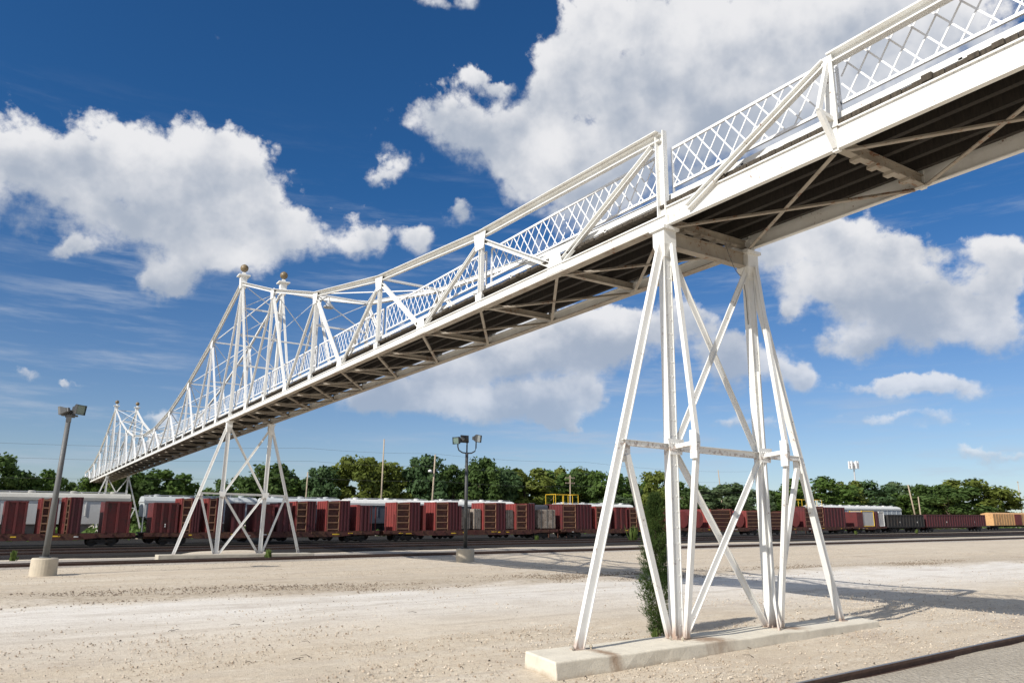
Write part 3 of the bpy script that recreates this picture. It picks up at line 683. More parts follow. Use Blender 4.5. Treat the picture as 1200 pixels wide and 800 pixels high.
# support towers
def support(s0, dz, full, ftL, ftR, outL, outR, zf):
    """ftL/ftR column feet, outL/outR outer leg feet, all (s, y); zf level of the footing top"""
    t = node('support_tower', bridge)
    cb = H - .02; zs = zf + 3.95
    topL, topR = B3(s0, 0, cb), B3(s0, W, cb)
    fL, fR = B3(*ftL, zf), B3(*ftR, zf); oL, oR = B3(*outL, zf), B3(*outR, zf)
    def at(p, q, z): return p + (q - p) * ((z - p.z) / (q.z - p.z))
    AL = Vector((0, 1, 0))
    for f, tp, sg in ((fL, topL, -1), (fR, topR, 1)):
        b = MB()
        # built-up column: two channels back to back with cover plates
        b.beam(f, tp - Vector((0,0,.25)), .20, .15, AL)
        for i in (-1, 1):
            b.beam(f, tp - Vector((0,0,.25)), .022, .185, AL, i * .109)
        b.box(f.x - .17, f.x + .17, f.y - .17, f.y + .17, zf, zf + .02)
        if full:
            for i in range(26):
                z = zf + .25 + i * .33
                p = at(f, tp, z)
                for e in (-.06, .06): b.box(p.x + e - .012, p.x + e + .012, p.y - .084, p.y - .073, z, z + .024)
        b.build('column', M['white'], t)
        b = MB()
        b.hexa([Vector((tp.x + i * w_, tp.y + j * w_ , z)) for z, w_ in ((cb - .70, .11), (cb - .42, .19)) for i, j in ((-1,-1),(1,-1),(1,1),(-1,1))])
        b.box(tp.x - .19, tp.x + .19, tp.y - .19, tp.y + .19, cb - .419, cb - .06)
        b.box(tp.x - .25, tp.x + .25, tp.y - .25, tp.y + .25, cb - .058, cb + .018)
        b.build('bearing_block', M['white'], t)
    for f, tp, o, sg in ((fL, topL, oL, -1), (fR, topR, oR, 1)):
        b = MB(); p = o; q = tp + Vector((sg * .14, 0, -.42))
        b.beam(p, q, .17, .09, AL); b.beam(p, q, .02, .15, AL, sg * .085, 0); b.box(o.x - .12, o.x + .12, o.y - .10, o.y + .10, zf, zf + .02)
        b.build('outer_leg', M['white'], t)
        # strut column-to-leg and the brace from its outer end to the column foot
        c = at(f, tp, zs); e = at(o, tp, zs)
        b = MB(); b.beam(c, e + (c - e).normalized() * .1, .13, .10); b.beam(c, e, .16, .015, oh=.06); b.build('strut', M['white'], t)
        e2 = e + (c - e).normalized() * .16
        b = MB(); b.beam(e2 + Vector((0, 0, .0)), e2 - Vector((0, 0, .40)), .20, .03, AL)
        b.beam(e2 - Vector((0, .02, .25)), f + Vector((sg * .16, .05, .03)), .13, .09, AL); b.build('knee_brace', M['white'], t)
        b = MB(); b.hexa([c + Vector((i * .24 * k_, -.17 + j, z)) for z, k_ in ((-.17, .7), (.17, 1)) for i, j in ((-1, 0), (1, 0), (1, .015), (-1, .015))])
        b.build('gusset_plate', M['white'], t)
        if full:
            b = MB()
            for i in (-2, -1, 0, 1, 2):
                for z in (-.07, .07): b.lathe([(.018, 0), (.018, .014)], 6, c + Vector((i * .07, -.185, z)), 'y')
            for i in (-1, 1):
                for j in (-1, 1): b.lathe([(.02, 0), (.02, .05)], 6, Vector((f.x + i * .14, f.y + j * .14, zf + .018)))
            b.build('bolt_plate', M['white'], t)
        if full:                                     # bowed stiffening leg on the near side of each column
            el = c + Vector((0, -.78, .05))
            b = MB()
            b.beam(tp + Vector((.05, -.20, -.40)), el, .10, .11, (1, 0, 0)); b.beam(tp + Vector((.05, -.20, -.40)), el, .012, .13, (1, 0, 0), .02, .01)
            b.beam(el, f + Vector((.08, -.20, .03)), .10, .11, (1, 0, 0)); b.beam(el, f + Vector((.08, -.20, .03)), .012, .13, (1, 0, 0), .02, .01)
            b.beam(c + Vector((0, -.15, 0)), el, .10, .09)
            b.hexa([el + Vector((-.10 + i, j, z)) for z in (-.34, .26) for i, j in ((-.012, -.09), (.012, -.09), (.012, .10), (-.012, .10))])
            b.build('bowed_brace', M['white'], t)
    cl, cr = at(fL, topL, zs), at(fR, topR, zs)
    b = MB(); b.beam(cl, cr, .12, .13); b.beam(cl, cr, .18, .015, oh=.072); b.build('strut', M['white'], t)
    for p, q, o in ((topL + Vector((.12, .03, -.45)), cr + Vector((-.10, .03, .06)), .0), (topR + Vector((-.12, -.06, -.45)), cl + Vector((.10, -.06, .06)), .0),
                    (cl + Vector((.10, .03, -.06)), fR + Vector((-.16, .03, .03)), 0), (cr + Vector((-.10, -.06, -.06)), fL + Vector((.16, -.06, .03)), 0)):
        b = MB(); b.beam(p, q, .14, .03, AL); b.beam(p, q, .018, .09, AL, .07, .0); b.build('cross_brace', M['white'], t)
    if not full: return t
    b = MB()
    b.beam(topL + Vector((.2, .0, -.22)), topR + Vector((-.2, 0, -.22)), .10, .34)
    for e in (-1, 1): b.beam(topL + Vector((.2, 0, -.22)), topR + Vector((-.2, 0, -.22)), .22, .025, oh=e * .17)
    b.build('cap_beam', M['under'], t)
    return t
support(0, 0, True, (-.06, -.14), (.20, 3.16), (-.25, -2.87), (.22, 5.84), 0.0)
support(T1 * Pn, 0, False, (42.95, -.02), (43.6, 3.05), (42.35, -2.80), (44.3, 6.0), .20)
support(T2 * Pn, 0, False, (119.84, 0), (119.84, W), (119.8, -2.8), (119.8, W + 2.8), .35)
support(T3 * Pn, 0, False, (162.64, 0), (162.64, W), (162.6, -2.8), (162.6, W + 2.8), .35)

# footings
def footing(name, label, pts, z1, z0, mat, bev):
    """pts: top outline (x, y)"""
    c = sum((Vector((x, y, 0)) for x, y in pts), Vector()) / 4
    b = MB(); N_ = 22; L0, R0, R1, L1 = [Vector((x, y, 0)) - c for x, y in pts]
    rows = []
    for i in range(N_ + 1):
        u = i / N_; a = L0.lerp(R0, u); d = L1.lerp(R1, u)
        wob = Vector((0, .05 * mnoise.noise((u * 6, 1, z1)), .018 * mnoise.noise((u * 9, 4, z1))))
        zt = z1 + wob.z
        low = Vector((0, -.045 + .05 * mnoise.noise((u * 11, 7, 2)), 0))
        rows.append([a + low + Vector((0, 0, z0)), a + wob * .6 + Vector((0, 0, zt - z1 + z1 - .0)), d + Vector((0, 0, zt)), d + Vector((0, .04, z0))])
    for i in range(N_):
        for j in range(3): b.face([rows[i][j], rows[i+1][j], rows[i+1][j+1], rows[i][j+1]])
    b.face(rows[0]); b.face(rows[-1])
    o = b.build(name, mat, loc=(c.x, c.y, 0), bevel=0)
    bm = bmesh.new(); bm.from_mesh(o.data); bmesh.ops.remove_doubles(bm, verts=bm.verts, dist=.0005); bmesh.ops.recalc_face_normals(bm, faces=bm.faces); bm.to_mesh(o.data); bm.free()
    m = o.modifiers.new('bevel', 'BEVEL'); m.width = bev; m.segments = 3; m.limit_method = 'ANGLE'; m.angle_limit = R(50)
    return tag(o, label, 'footing', 'concrete footings of the bridge towers')
pts1 = [(-4.06, -1.16), (6.75, -.22), (7.13, .84), (-3.82, .11)]
cx = sum(p[0] for p in pts1) / 4; cy = sum(p[1] for p in pts1) / 4
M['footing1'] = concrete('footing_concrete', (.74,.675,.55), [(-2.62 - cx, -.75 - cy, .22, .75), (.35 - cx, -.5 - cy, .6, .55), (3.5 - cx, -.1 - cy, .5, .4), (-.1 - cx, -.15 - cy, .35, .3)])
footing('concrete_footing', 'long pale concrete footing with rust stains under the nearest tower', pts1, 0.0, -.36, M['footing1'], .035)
M['footing2'] = concrete('footing_concrete_far', (.56,.50,.40), [])
footing('concrete_footing', 'low concrete footing under the middle tower beside the rusty track', [(-3.7, 42.1), (6.7, 42.9), (6.7, 44.6), (-3.7, 43.4)], .20, -.5, M['footing2'], .03)
footing('concrete_footing', 'far concrete footing behind the rail cars under the distant tower', [(-3.7, 119.0), (6.7, 119.0), (6.7, 120.6), (-3.7, 120.6)], .35, -.6, M['footing2'], .03)
footing('concrete_footing', 'farthest concrete footing at the very end of the bridge', [(-3.7, 161.9), (6.7, 161.9), (6.7, 163.4), (-3.7, 163.4)], .35, -.6, M['footing2'], .03)

# anchor bolts lying proud of the near footing
for i, (x, y) in enumerate(((-3.05, -.32), (-2.6, -.30), (-.45, -.2), (-.33, -.42), (.25, .18), (3.5, .12), (5.55, .38))):
    b = MB(); b.tube([(0, 0, -.02), (0, 0, .085)], .016, 8); b.tube([(0, 0, .03), (0, 0, .055)], .032, 6)
    o = b.build('anchor_bolt', M['concrete'] if i % 2 else M['under'], loc=(x, y, .005))
    tag(o, ('left end of the near footing, bolt left of the outer leg foot', 'bolt right beside the left outer leg foot on the near footing', 'farther bolt left of the left column foot on the near footing', 'nearer bolt left of the left column foot on the near footing', 'bolt just right of the left column foot on the near footing', 'bolt just right of the right column foot on the near footing', 'bolt left of the right outer leg foot on the near footing')[i], 'bolt', 'anchor bolts on the near footing')

# conduit that leaves the right column and bends over the footing edge
b = MB()
b.tube([(2.98, -.05, 6.0), (3.06, .0, 3.0), (3.10, .03, 1.5), (3.08, .02, .85), (3.0, -.06, .50), (2.86, -.24, .10), (2.71, -.46, -.26)], .034, 8)
tag(b.build('conduit_pipe', M['white'], smooth=True), 'thin white pipe running down the right column and over the footing edge', 'pipe')
b = MB(); pts = []
for i in range(14):
    u = i / 13; pts.append((1.75 + .95 * u, -.30 + .30 * u, 9.05 - .62 * u - .22 * math.sin(math.pi * u)))
pts += [(2.76, .0, 7.9), (2.80, .02, 7.2)]
b.tube(pts, .009, 5); tag(b.build('loose_cable', M['cable'], smooth=True), 'dark cable hanging loosely from under the deck to the right column', 'cable')

# lamp that hangs from the bridge
hl = thing('hanging_lamp', 'small white dish lamp hanging inside the bridge near the balls', 'lamp', (1.44, 27.9, 14.0))
b = MB(); b.lathe([(.30, 0), (.31, .03), (.26, .09), (.12, .26), (.08, .40), (.05, .42)], 18); b.build('lamp_shade', M['galv'], hl, smooth=True)
b = MB(); b.tube([(0, 0, .40), (0, 0, .62), (0, .35, .72), (.0, 2.1, .80)], .025, 8); b.build('lamp_arm', M['lamp_metal'], hl, smooth=True)
b = MB(); b.lathe([(.02, -.02), (.09, 0), (.09, .10), (.04, .16)], 12); b.build('bulb', M['reflector'], hl, smooth=True)

# ------------------------------------------------------------------ yard lamps
def floodlight(root, loc, yawz, tilt, sc=1.0, body='lamp_dark', glass='glass'):
    e = bpy.data.objects.new('floodlight', None); COL.objects.link(e); e.parent = root; e.location = loc; e.rotation_euler = (0, tilt, yawz); e.scale = (sc,) * 3
    b = MB()   # housing opens toward +x
    b.hexa([(x, i * w_, j * h_) for x, w_, h_ in ((-.30, .13, .13), (-.02, .29, .25)) for i, j in ((-1,-1),(1,-1),(1,1),(-1,1))])
    for q in ((-.29, -.27, -.26, .26), (.27, .29, -.26, .26), (-.29, .29, .23, .25), (-.29, .29, -.26, -.24)): b.box(-.018, .13, *q)
    b.box(-.42, -.301, -.10, .10, -.12, .12)
    b.build('housing', M[body], e)
    b = MB(); b.box(.06, .075, -.265, .265, -.235, .225); b.build('lens', M[glass], e)
    return e
def yard_lamp(label, x, y, h, lean, heads, polemat, r0, r1):
    z0 = gz(x)
    t = thing('yard_lamp', label, 'lamp post', (x, y, z0), group='floodlight posts in the yard')
    b = MB(); b.lathe([(.60, -.2), (.60, .20), (.59, .78), (.55, .84)], 28); b.build('concrete_base', M['concrete'], t, smooth=False)
    q = (lean[0], lean[1], h)
    b = MB(); b.lathe([(.26, .84), (.26, .90)], 16); b.tube([(0, 0, .86), (lean[0] * .5, lean[1] * .5, .86 + (h - .86) * .5), q], r0, 14, r1); b.build('pole', M[polemat], t, smooth=True)
    return t, Vector(q)
t, q = yard_lamp('leaning grey floodlight post on a concrete drum at the far left', -10.27, 32.87, 7.85, (.13, 0), 1, 'lamp_metal', .155, .115)
b = MB(); b.box(q.x - .12, q.x + .12, q.y - .12, q.y + .12, q.z - .3, q.z + .06); b.tube([(q.x - .35, q.y, q.z + .03), (q.x + .4, q.y, q.z + .03)], .05, 8); b.build('bracket', M['lamp_metal'], t)
floodlight(t, (q.x + .42, q.y - .22, q.z + .34), R(-52), R(8), .98)
floodlight(t, (q.x - .30, q.y + .05, q.z + .25), R(140), R(12), .80, 'lamp_metal')
floodlight(t, (q.x + .06, q.y + .35, q.z + .18), R(75), R(12), .75)
t, q = yard_lamp('dark straight post with three floodlights on a forked bracket near the middle', 13.26, 32.6, 7.05, (-.06, 0), 3, 'lamp_dark', .13, .10)
b = MB()
for sg in (-1, 1):
    b.tube([(q.x, q.y, q.z - .05), (q.x + sg * .35, q.y, q.z - .02), (q.x + sg * .62, q.y, q.z + .12), (q.x + sg * .70, q.y, q.z + .35), (q.x + sg * .70, q.y, q.z + .75)], .045, 8)
b.tube([(q.x, q.y, q.z - .15), (q.x, q.y, q.z + .80)], .05, 8)
b.build('forked_bracket', M['lamp_dark'], t, smooth=True)
floodlight(t, (q.x - .80, q.y, q.z + .75), R(200), R(6), .92)
floodlight(t, (q.x - .12, q.y + .1, q.z + .92), R(80), R(8), .95)
floodlight(t, (q.x + .78, q.y - .1, q.z + .98), R(-62), R(6), .95, 'lamp_dark', 'reflector')

# ------------------------------------------------------------------ rail cars
RA = math.atan(TA); RSL = -math.atan(.0131)
def car_root(name, label, cat, x, yb, group):
    return thing(name, label, cat, (x, yb + TA * x, gz(x) + .17), (0, RSL, RA), group)
wheel_me = None
def truck(root, x):
    global wheel_me
    b = MB()
    for sy in (-1, 1):
        y = sy * 1.0
        b.hexa([(xx, yy, z) for xx, z0, z1 in ((-1.15, .42, .62), (1.15, .42, .62)) for yy, z in ((y - .07, z0), (y + .07, z0), (y + .07, z1), (y - .07, z1))])
        b.hexa([(xx, yy, z) for xx, z0, z1 in ((-.75, .42, .5), (-.3, .22, .42)) for yy, z in ((y - .07, z0), (y + .07, z0), (y + .07, z1), (y - .07, z1))])
        b.hexa([(xx, yy, z) for xx, z0, z1 in ((.3, .22, .42), (.75, .42, .5)) for yy, z in ((y - .07, z0), (y + .07, z0), (y + .07, z1), (y - .07, z1))])
        b.box(-.32, .32, y - .08, y + .08, .22, .40)
        for i in (-.2, 0, .2): b.lathe([(.07, .40), (.07, .60)], 8, (i, y, 0))
    b.box(-.2, .2, -1.0, 1.0, .45, .80)
    tr = b.build('truck', M['black'], root, (x, 0, 0))
    for wx in (-.88, .88):
        for sy in (-1, 1):
            if wheel_me is None:
                b = MB(); b.lathe([(.12, -.09), (.43, -.07), (.43, .04), (.47, .05), (.47, .08), (.15, .08), (.10, .12)], 18, axis='y')
                o = b.build('wheel', M['black'], tr, (wx, sy * .76, .45)); wheel_me = o.data
            else:
                o = bpy.data.objects.new('wheel', wheel_me); COL.objects.link(o); o.parent = tr; o.location = (wx, sy * .76, .45)
def coupler(root, x, sg):
    b = MB(); b.box(min(x, x + sg * .75), max(x, x + sg * .75), -.10, .10, .68, .90); b.box(min(x + sg * .55, x + sg * .85), max(x + sg * .55, x + sg * .85), -.18, .16, .62, .96)
    b.build('coupler', M['black'], root)
def marks(root, L, seed):
    rg = random.Random(seed); b = MB()
    x = -L / 2 + 2
    while x < L / 2 - 2:
        if rg.random() < .55:
            w_ = rg.uniform(.25, .9); h_ = rg.uniform(.05, .13); z = rg.uniform(.80, .95); b.cur = 0 if rg.random() < .5 else 1
            b.box(x, x + w_, -1.512, -1.503, z, z + h_); b.build('stencil_plate', [M['stencil'], M['yellow']], root); b = MB()
        x += rg.uniform(.9, 2.4)

def rack_ladder(root, xa, xb, h, mat='red2', rungs=5, split=.58, ribs=3):
    """upright cargo stake box: bright end plate, side ladder, ribbed back"""
    xm = xa + (xb - xa) * split; z0 = 1.24
    b = MB(); b.cur = 0
    b.box(xa, xa + .10, -1.42, 1.42, z0, h)
    for y in (-1.0, -.35, .35, 1.0): b.box(xa - .07, xa - .002, y - .05, y + .05, z0, h - .1)
    for sy in (-1, 1):
        y = sy * 1.42
        b.box(xa + .002, xa + .22, y - .06, y + .06, z0, h + .02); b.box(xm - .12, xm, y - .06, y + .06, z0, h + .02)
    b.box(xm - .08, xm - .02, -1.30, 1.30, z0, h)
    b.cur = 1
    n = ribs
    b.box(xm + .002, xb, -1.40, 1.40, z0, h + .05)
    for i in range(n):
        x = xm + (xb - xm) * (i + .5) / n
        for sy in (-1, 1): b.box(x - .07, x + .07, min(sy * 1.402, sy * 1.52), max(sy * 1.402, sy * 1.52), z0, h + .05)
    b.cur = 2
    for sy in (-1, 1): b.box(xa + .23, xm - .13, min(sy * 1.22, sy * 1.28), max(sy * 1.22, sy * 1.28), z0 + .01, h - .06)  # dark panels added behind the rungs to paint the shaded rack interior
    o = b.build('cargo_rack', [M[mat], M['maroon'], M['frame']], root)
    for sy in (-1, 1):
        b = MB()
        for i in range(rungs):
            z = z0 + .22 + (h - z0 - .4) * i / (rungs - 1); b.box(xa + .20, xm - .10, sy * 1.44 - .05, sy * 1.44 + .05, z - .06, z + .06)
        for x in (xa + .225, xm - .125): b.box(x - .03, x + .03, sy * 1.44 - .055, sy * 1.44 + .055, z0 + .01, h - .05)
        b.build('ladder', M['rung'], o)
def rack_ribbed(root, xa, xb, h, mat='red', n=4):
    z0 = 1.24; b = MB(); b.box(xa, xb, -1.36, 1.36, z0, h)
    for i in range(n):
        x = xa + .12 + (xb - xa - .24) * i / (n - 1)
        for sy in (-1, 1):
            y0, y1 = sy * 1.362, sy * 1.52
            b.box(x - .10, x + .10, min(y0, y1), max(y0, y1), z0, h + .02)
    for sy in (-1, 1): b.box(xa - .02, xb + .02, min(sy * 1.362, sy * 1.46), max(sy * 1.362, sy * 1.46), h - .14, h + .03)
    b.box(xa - .06, xa - .002, -1.42, 1.42, z0, h)
    o = b.build('cargo_rack', M[mat], root)
    b = MB()
    for z in (z0 + .55, z0 + .75): b.box((xa + xb) / 2 - .05, (xa + xb) / 2 + .05, -1.50, -1.40, z, z + .14)
    b.build('tie_handle', M['stencil'], o)
def flatcar(label, xa, xb, yb, units, seed, group='red flatcars in the long train'):
    L = xb - xa; xc = (xa + xb) / 2
    t = car_root('flatcar', label, 'rail car', xc, yb, group)
    b = MB()
    b.box(-L/2, L/2, -1.48, 1.48, 1.10, 1.235)
    for sy in (-1, 1):
        y = sy * 1.42
        b.prism([(-L/2, 1.098), (L/2, 1.098), (L/2, .86), (L/2 - 3.6, .78), (L/2 - 5.2, .60), (-L/2 + 5.2, .60), (-L/2 + 3.6, .78), (-L/2, .86)], 'y', min(y, y + sy * .08), max(y, y + sy * .08))
    b.box(-L/2 + .1, L/2 - .1, -.35, .35, .62, 1.098)
    x = -L/2 + .7
    while x < L/2: b.box(x - .05, x + .05, -1.60, -1.502, 1.0, 1.20); x += 1.55
    b.build('deck', M['frame'], t)
    for sx in (-1, 1): truck(t, sx * (L/2 - 2.9)); coupler(t, sx * L/2, sx)
    marks(t, L, seed)
    for u in units:
        k, a, c, h = u[:4]
        if k == 'L': rack_ladder(t, a - xc, c - xc, h, *(u[4:] or ()))
        elif k == 'R': rack_ribbed(t, a - xc, c - xc, h, *(u[4:] or ()))
        elif k == 'P':                        # plain end plate
            b = MB(); b.box(a - xc, c - xc, -1.42, 1.42, 1.24, h); b.build('bulkhead', M[u[4] if len(u) > 4 else 'red2'], t)
        elif k == 'S':                        # row of thin stakes
            n = int((c - a) / 1.1) + 1
            for i in range(n):
                b = MB(); x = a - xc + (c - a) * i / max(1, n - 1); b.box(x - .06, x + .06, -1.50, -1.38, 1.0, h); b.build('stake', M['red'], t); b = MB(); b.box(x - .06, x + .06, 1.38, 1.50, 1.0, h); b.build('stake', M['red'], t)
    return t, xc
YA = 77.1
flatcar('maroon flatcar with tall ribbed racks behind the leaning lamp post', -27, -.9, YA, [('R', -25, -22, 4.4), ('L', -20.5, -18, 4.7), ('R', -15.5, -14.0, 4.2), ('R', -12.3, -10.5, 4.25, 'red', 3), ('L', -9.5, -8.0, 4.55), ('L', -7.5, -5.9, 4.65, 'red2', 6, .35, 2), ('R', -3.9, -1.5, 4.3, 'red', 3)], 1)
flatcar('dark red flatcar behind the legs of the middle tower', -.1, 26.2, YA, [('R', .6, 3.0, 4.25, 'red', 4), ('L', 3.2, 5.2, 4.75), ('L', 5.9, 7.6, 4.8), ('R', 8.6, 9.9, 4.3, 'maroon', 3), ('R', 11.0, 13.2, 4.2, 'red', 3), ('R', 13.6, 15.2, 4.4, 'maroon', 3), ('L', 15.6, 18.1, 4.6), ('L', 19.3, 22.3, 4.7), ('P', 23.2, 23.6, 4.3), ('R', 23.7, 24.9, 4.2, 'maroon', 3), ('S', 25.1, 25.9, 4.15)], 2)
flatcar('red flatcar with racks and dusty wrapped bundles behind the middle lamp', 26.8, 54.1, YA, [('S', 27.0, 27.9, 4.1), ('L', 28.3, 31.8, 4.65), ('P', 32.2, 32.6, 4.35), ('L', 33.9, 37.4, 4.75), ('R', 37.5, 37.9, 4.3, 'maroon', 2), ('L', 41.3, 45.0, 4.75), ('L', 46.6, 50.0, 4.7)], 3)
flatcar('red flatcar with tan runged racks below the yellow guard rail', 54.6, 72.6, YA, [('L', 54.8, 60.5, 4.7, 'red', 5, .46, 5), ('L', 61.2, 64.3, 4.5, 'red2', 5, .75, 1), ('R', 65.2, 67.6, 4.4, 'red', 3), ('L', 68.0, 71.4, 4.4, 'red', 5, .5, 3)], 4)
flatcar('red flatcar loaded with faded drums seen through the near cross bracing', 77.2, 101.0, YA, [('R', 77.6, 78.4, 4.3, 'red', 2), ('R', 81.6, 82.1, 4.2, 'red', 2), ('L', 86.6, 92.5, 4.3, 'red2', 5, .9, 1), ('L', 96.0, 100.0, 4.1, 'red2', 5, .9, 1)], 5)
flatcar('maroon flatcar with a ribbed box and white plate right of the near tower', 101.6, 128.0, YA, [('L', 102.0, 108, 4.0, 'red2', 5, .9, 1), ('L', 113.0, 126.4, 4.85, 'red', 5, .45, 7)], 6)
flatcar('short flatcar carrying upright yellow and grey frames before the black gondola', 128.6, 141.0, YA, [('P', 130.4, 132.6, 4.1, 'red'), ('P', 137.4, 138.3, 4.2, 'maroon')], 7)

# loads standing on the flatcars
def on_car(x): return Vector((x, YA + TA * x, gz(x) + .17 + 1.24))
def bundle(label, xa, xb, h, mat):
    xc = (xa + xb) / 2; t = thing('wrapped_bundle', label, 'cargo', on_car(xc), (0, RSL, RA), 'dusty bundles on the flatcars')
    L = (xb - xa) / 2; b = MB(); b.hexa([(i * L * k, j * 1.25 * k, z) for z, k in ((.12, 1), (h, .97)) for i, j in ((-1,-1),(1,-1),(1,1),(-1,1))])
    b.build('wrap', M[mat], t, bevel=.06)
    b = MB()
    for x in (-.62 * L, 0.02 * L, .62 * L):
        b.box(x - .05, x + .05, -1.275, 1.275, .11, h + .02)
    b.build('strap', M['cable'], t)
    b = MB()
    for x in (-.7 * L, .7 * L): b.box(x - .1, x + .1, -1.2, 1.2, .0, .115)
    b.build('bearer', M['plank'], t)
bundle('dusty tan bundle on the flatcar just left of the middle lamp post', 38.0, 39.4, 2.75, 'greyload')
bundle('dusty grey bundle on the flatcar just right of the middle lamp post', 39.9, 41.1, 2.7, 'greyload')
bundle('slim dusty bundle between two red ladder racks right of the lamp', 45.2, 46.4, 2.6, 'greyload')
bundle('large grey bundle at the right end of the flatcar behind the lamp', 50.6, 53.8, 2.7, 'greyload')
def drum(label, x, r, L, z=0.0, y=0.0):
    b = MB(); b.lathe([(r * .3, -L/2 - .02), (r * .96, -L/2), (r, -L/2 + .05), (r, L/2 - .05), (r * .96, L/2), (r * .3, L/2 + .02)], 22, (0, 0, r), 'y')
    o = b.build('steel_drum', M['red2'], None, smooth=False); o.location = on_car(x) + Vector((0, y, z)); o.rotation_euler = (0, RSL, RA)
    tag(o, label, 'drum', 'faded red drums on the flatcar')
for x, lab in ((80.0, 'leftmost faded red drum lying on the flatcar behind the near tower'), (83.6, 'second faded red drum from the left beside the ladder rack'), (94.2, 'faded red drum between the two open ladder racks'), (110.2, 'faded red drum left of the ribbed maroon box')):
    drum(lab, x, 1.38, 2.7)
def panel_frame(label, x, w_, h, fm, pm):
    t = thing('panel_frame', label, 'cargo', on_car(x), (0, RSL, RA), 'upright framed panels on the flatcar')
    b = MB(); b.box(-w_/2 + .12, w_/2 - .12, -1.3, 1.3, .12, h - .12); b.build('panel', M[pm], t)
    b = MB()
    for a, c, d, e in ((-w_/2, w_/2, 0, .14), (-w_/2, w_/2, h - .14, h), (-w_/2, -w_/2 + .16, .141, h - .141), (w_/2 - .16, w_/2, .141, h - .141)): b.box(a, c, -1.36, -1.2, d, e); b.box(a, c, 1.2, 1.36, d, e)
    b.build('frame', M[fm], t)
panel_frame('grey panel in a bright yellow frame standing on the flatcar', 134.6, 4.4, 3.1, 'yellow', 'greypanel')
panel_frame('pale panel in a pale frame between the yellow frame and the black gondola', 139.6, 2.0, 3.0, 'hop_white', 'greypanel')
def guard(label, xa, xb, z0, z1, yb):
    xc = (xa + xb) / 2; L = (xb - xa) / 2
    t = thing('guard_rail', label, 'guard rail', (xc, yb + TA * xc, gz(xc)), (0, RSL, RA), 'yellow guard rails above the train')
    b = MB()
    for y in (-1.2, 1.2):
        for z in (z1,): b.beam((-L, y, z), (L, y, z), .07, .07)
    for x in (-L, L): b.beam((x, -1.2, z1), (x, 1.2, z1), .06, .06)
    b.build('top_bar', M['yellow'], t)
    for x in (-L, -L * .3, L * .5, L):
        for y in (-1.2, 1.2): b = MB(); b.beam((x, y, z0), (x, y, z1), .065, .065); b.build('upright', M['yellow'], t)
    b = MB(); b.box(-L - .3, L + .3, -1.3, 1.3, z0 - .12, z0); b.build('platform', M['maroon'], t)
    for x in (-L * .8, L * .8):
        for y in (-1.1, 1.1): b = MB(); b.beam((x, y, .1), (x, y, z0 - .12), .16, .16); b.build('leg', M['frame'], t)
guard('yellow guard rail on a platform above the flatcar left of the near tower', 56.6, 61.0, 5.0, 6.45, YA + 3.6)
guard('yellow guard rail on a platform above the ribbed maroon box', 118.0, 124.6, 5.3, 6.6, YA + 3.6)

def gondola(label, xa, xb, yb, mat, h, group=None):
    L = xb - xa; xc = (xa + xb) / 2; t = car_root('gondola', label, 'rail car', xc, yb, group)
    b = MB()
    for sy in (-1, 1):
        y = sy * 1.45; b.box(-L/2, L/2, min(y, y - sy * .05), max(y, y - sy * .05), 1.05, h)
        b.box(-L/2, L/2, min(y, y + sy * .10), max(y, y + sy * .10), h - .12, h + .06); b.box(-L/2, L/2, min(y, y + sy * .08), max(y, y + sy * .08), 1.0, 1.2)
        n = int(L / 1.15)
        for i in range(n + 1):
            x = -L/2 + .05 + (L - .1) * i / n; b.box(x - .06, x + .06, min(y + sy * .001, y + sy * .13), max(y + sy * .001, y + sy * .13), 1.201, h - .121)
    for sx in (-1, 1): x = sx * L/2; b.box(min(x, x - sx * .06), max(x, x - sx * .06), -1.39, 1.39, 1.05, h)
    b.box(-L/2 + .07, L/2 - .07, -1.39, 1.39, 1.0, 1.10); b.box(-L/2, L/2, -.35, .35, .65, .998)
    b.build('body', M[mat], t)
    b = MB()
    for x in (-L * .18, L * .30): b = MB(); b.box(x, x + .3, -1.46, -1.452, 1.9, 2.2); b.build('stencil_plate', M['stencil'], t)
    for sx in (-1, 1): truck(t, sx * (L/2 - 2.6)); coupler(t, sx * L/2, sx)
    return t
gondola('dark grimy black gondola between the framed panels and the red gondola', 141.7, 156.3, YA, 'black', 3.55)
gondola('long dark red ribbed gondola at the right end of the train', 157.4, 185.2, YA, 'maroon', 3.65)

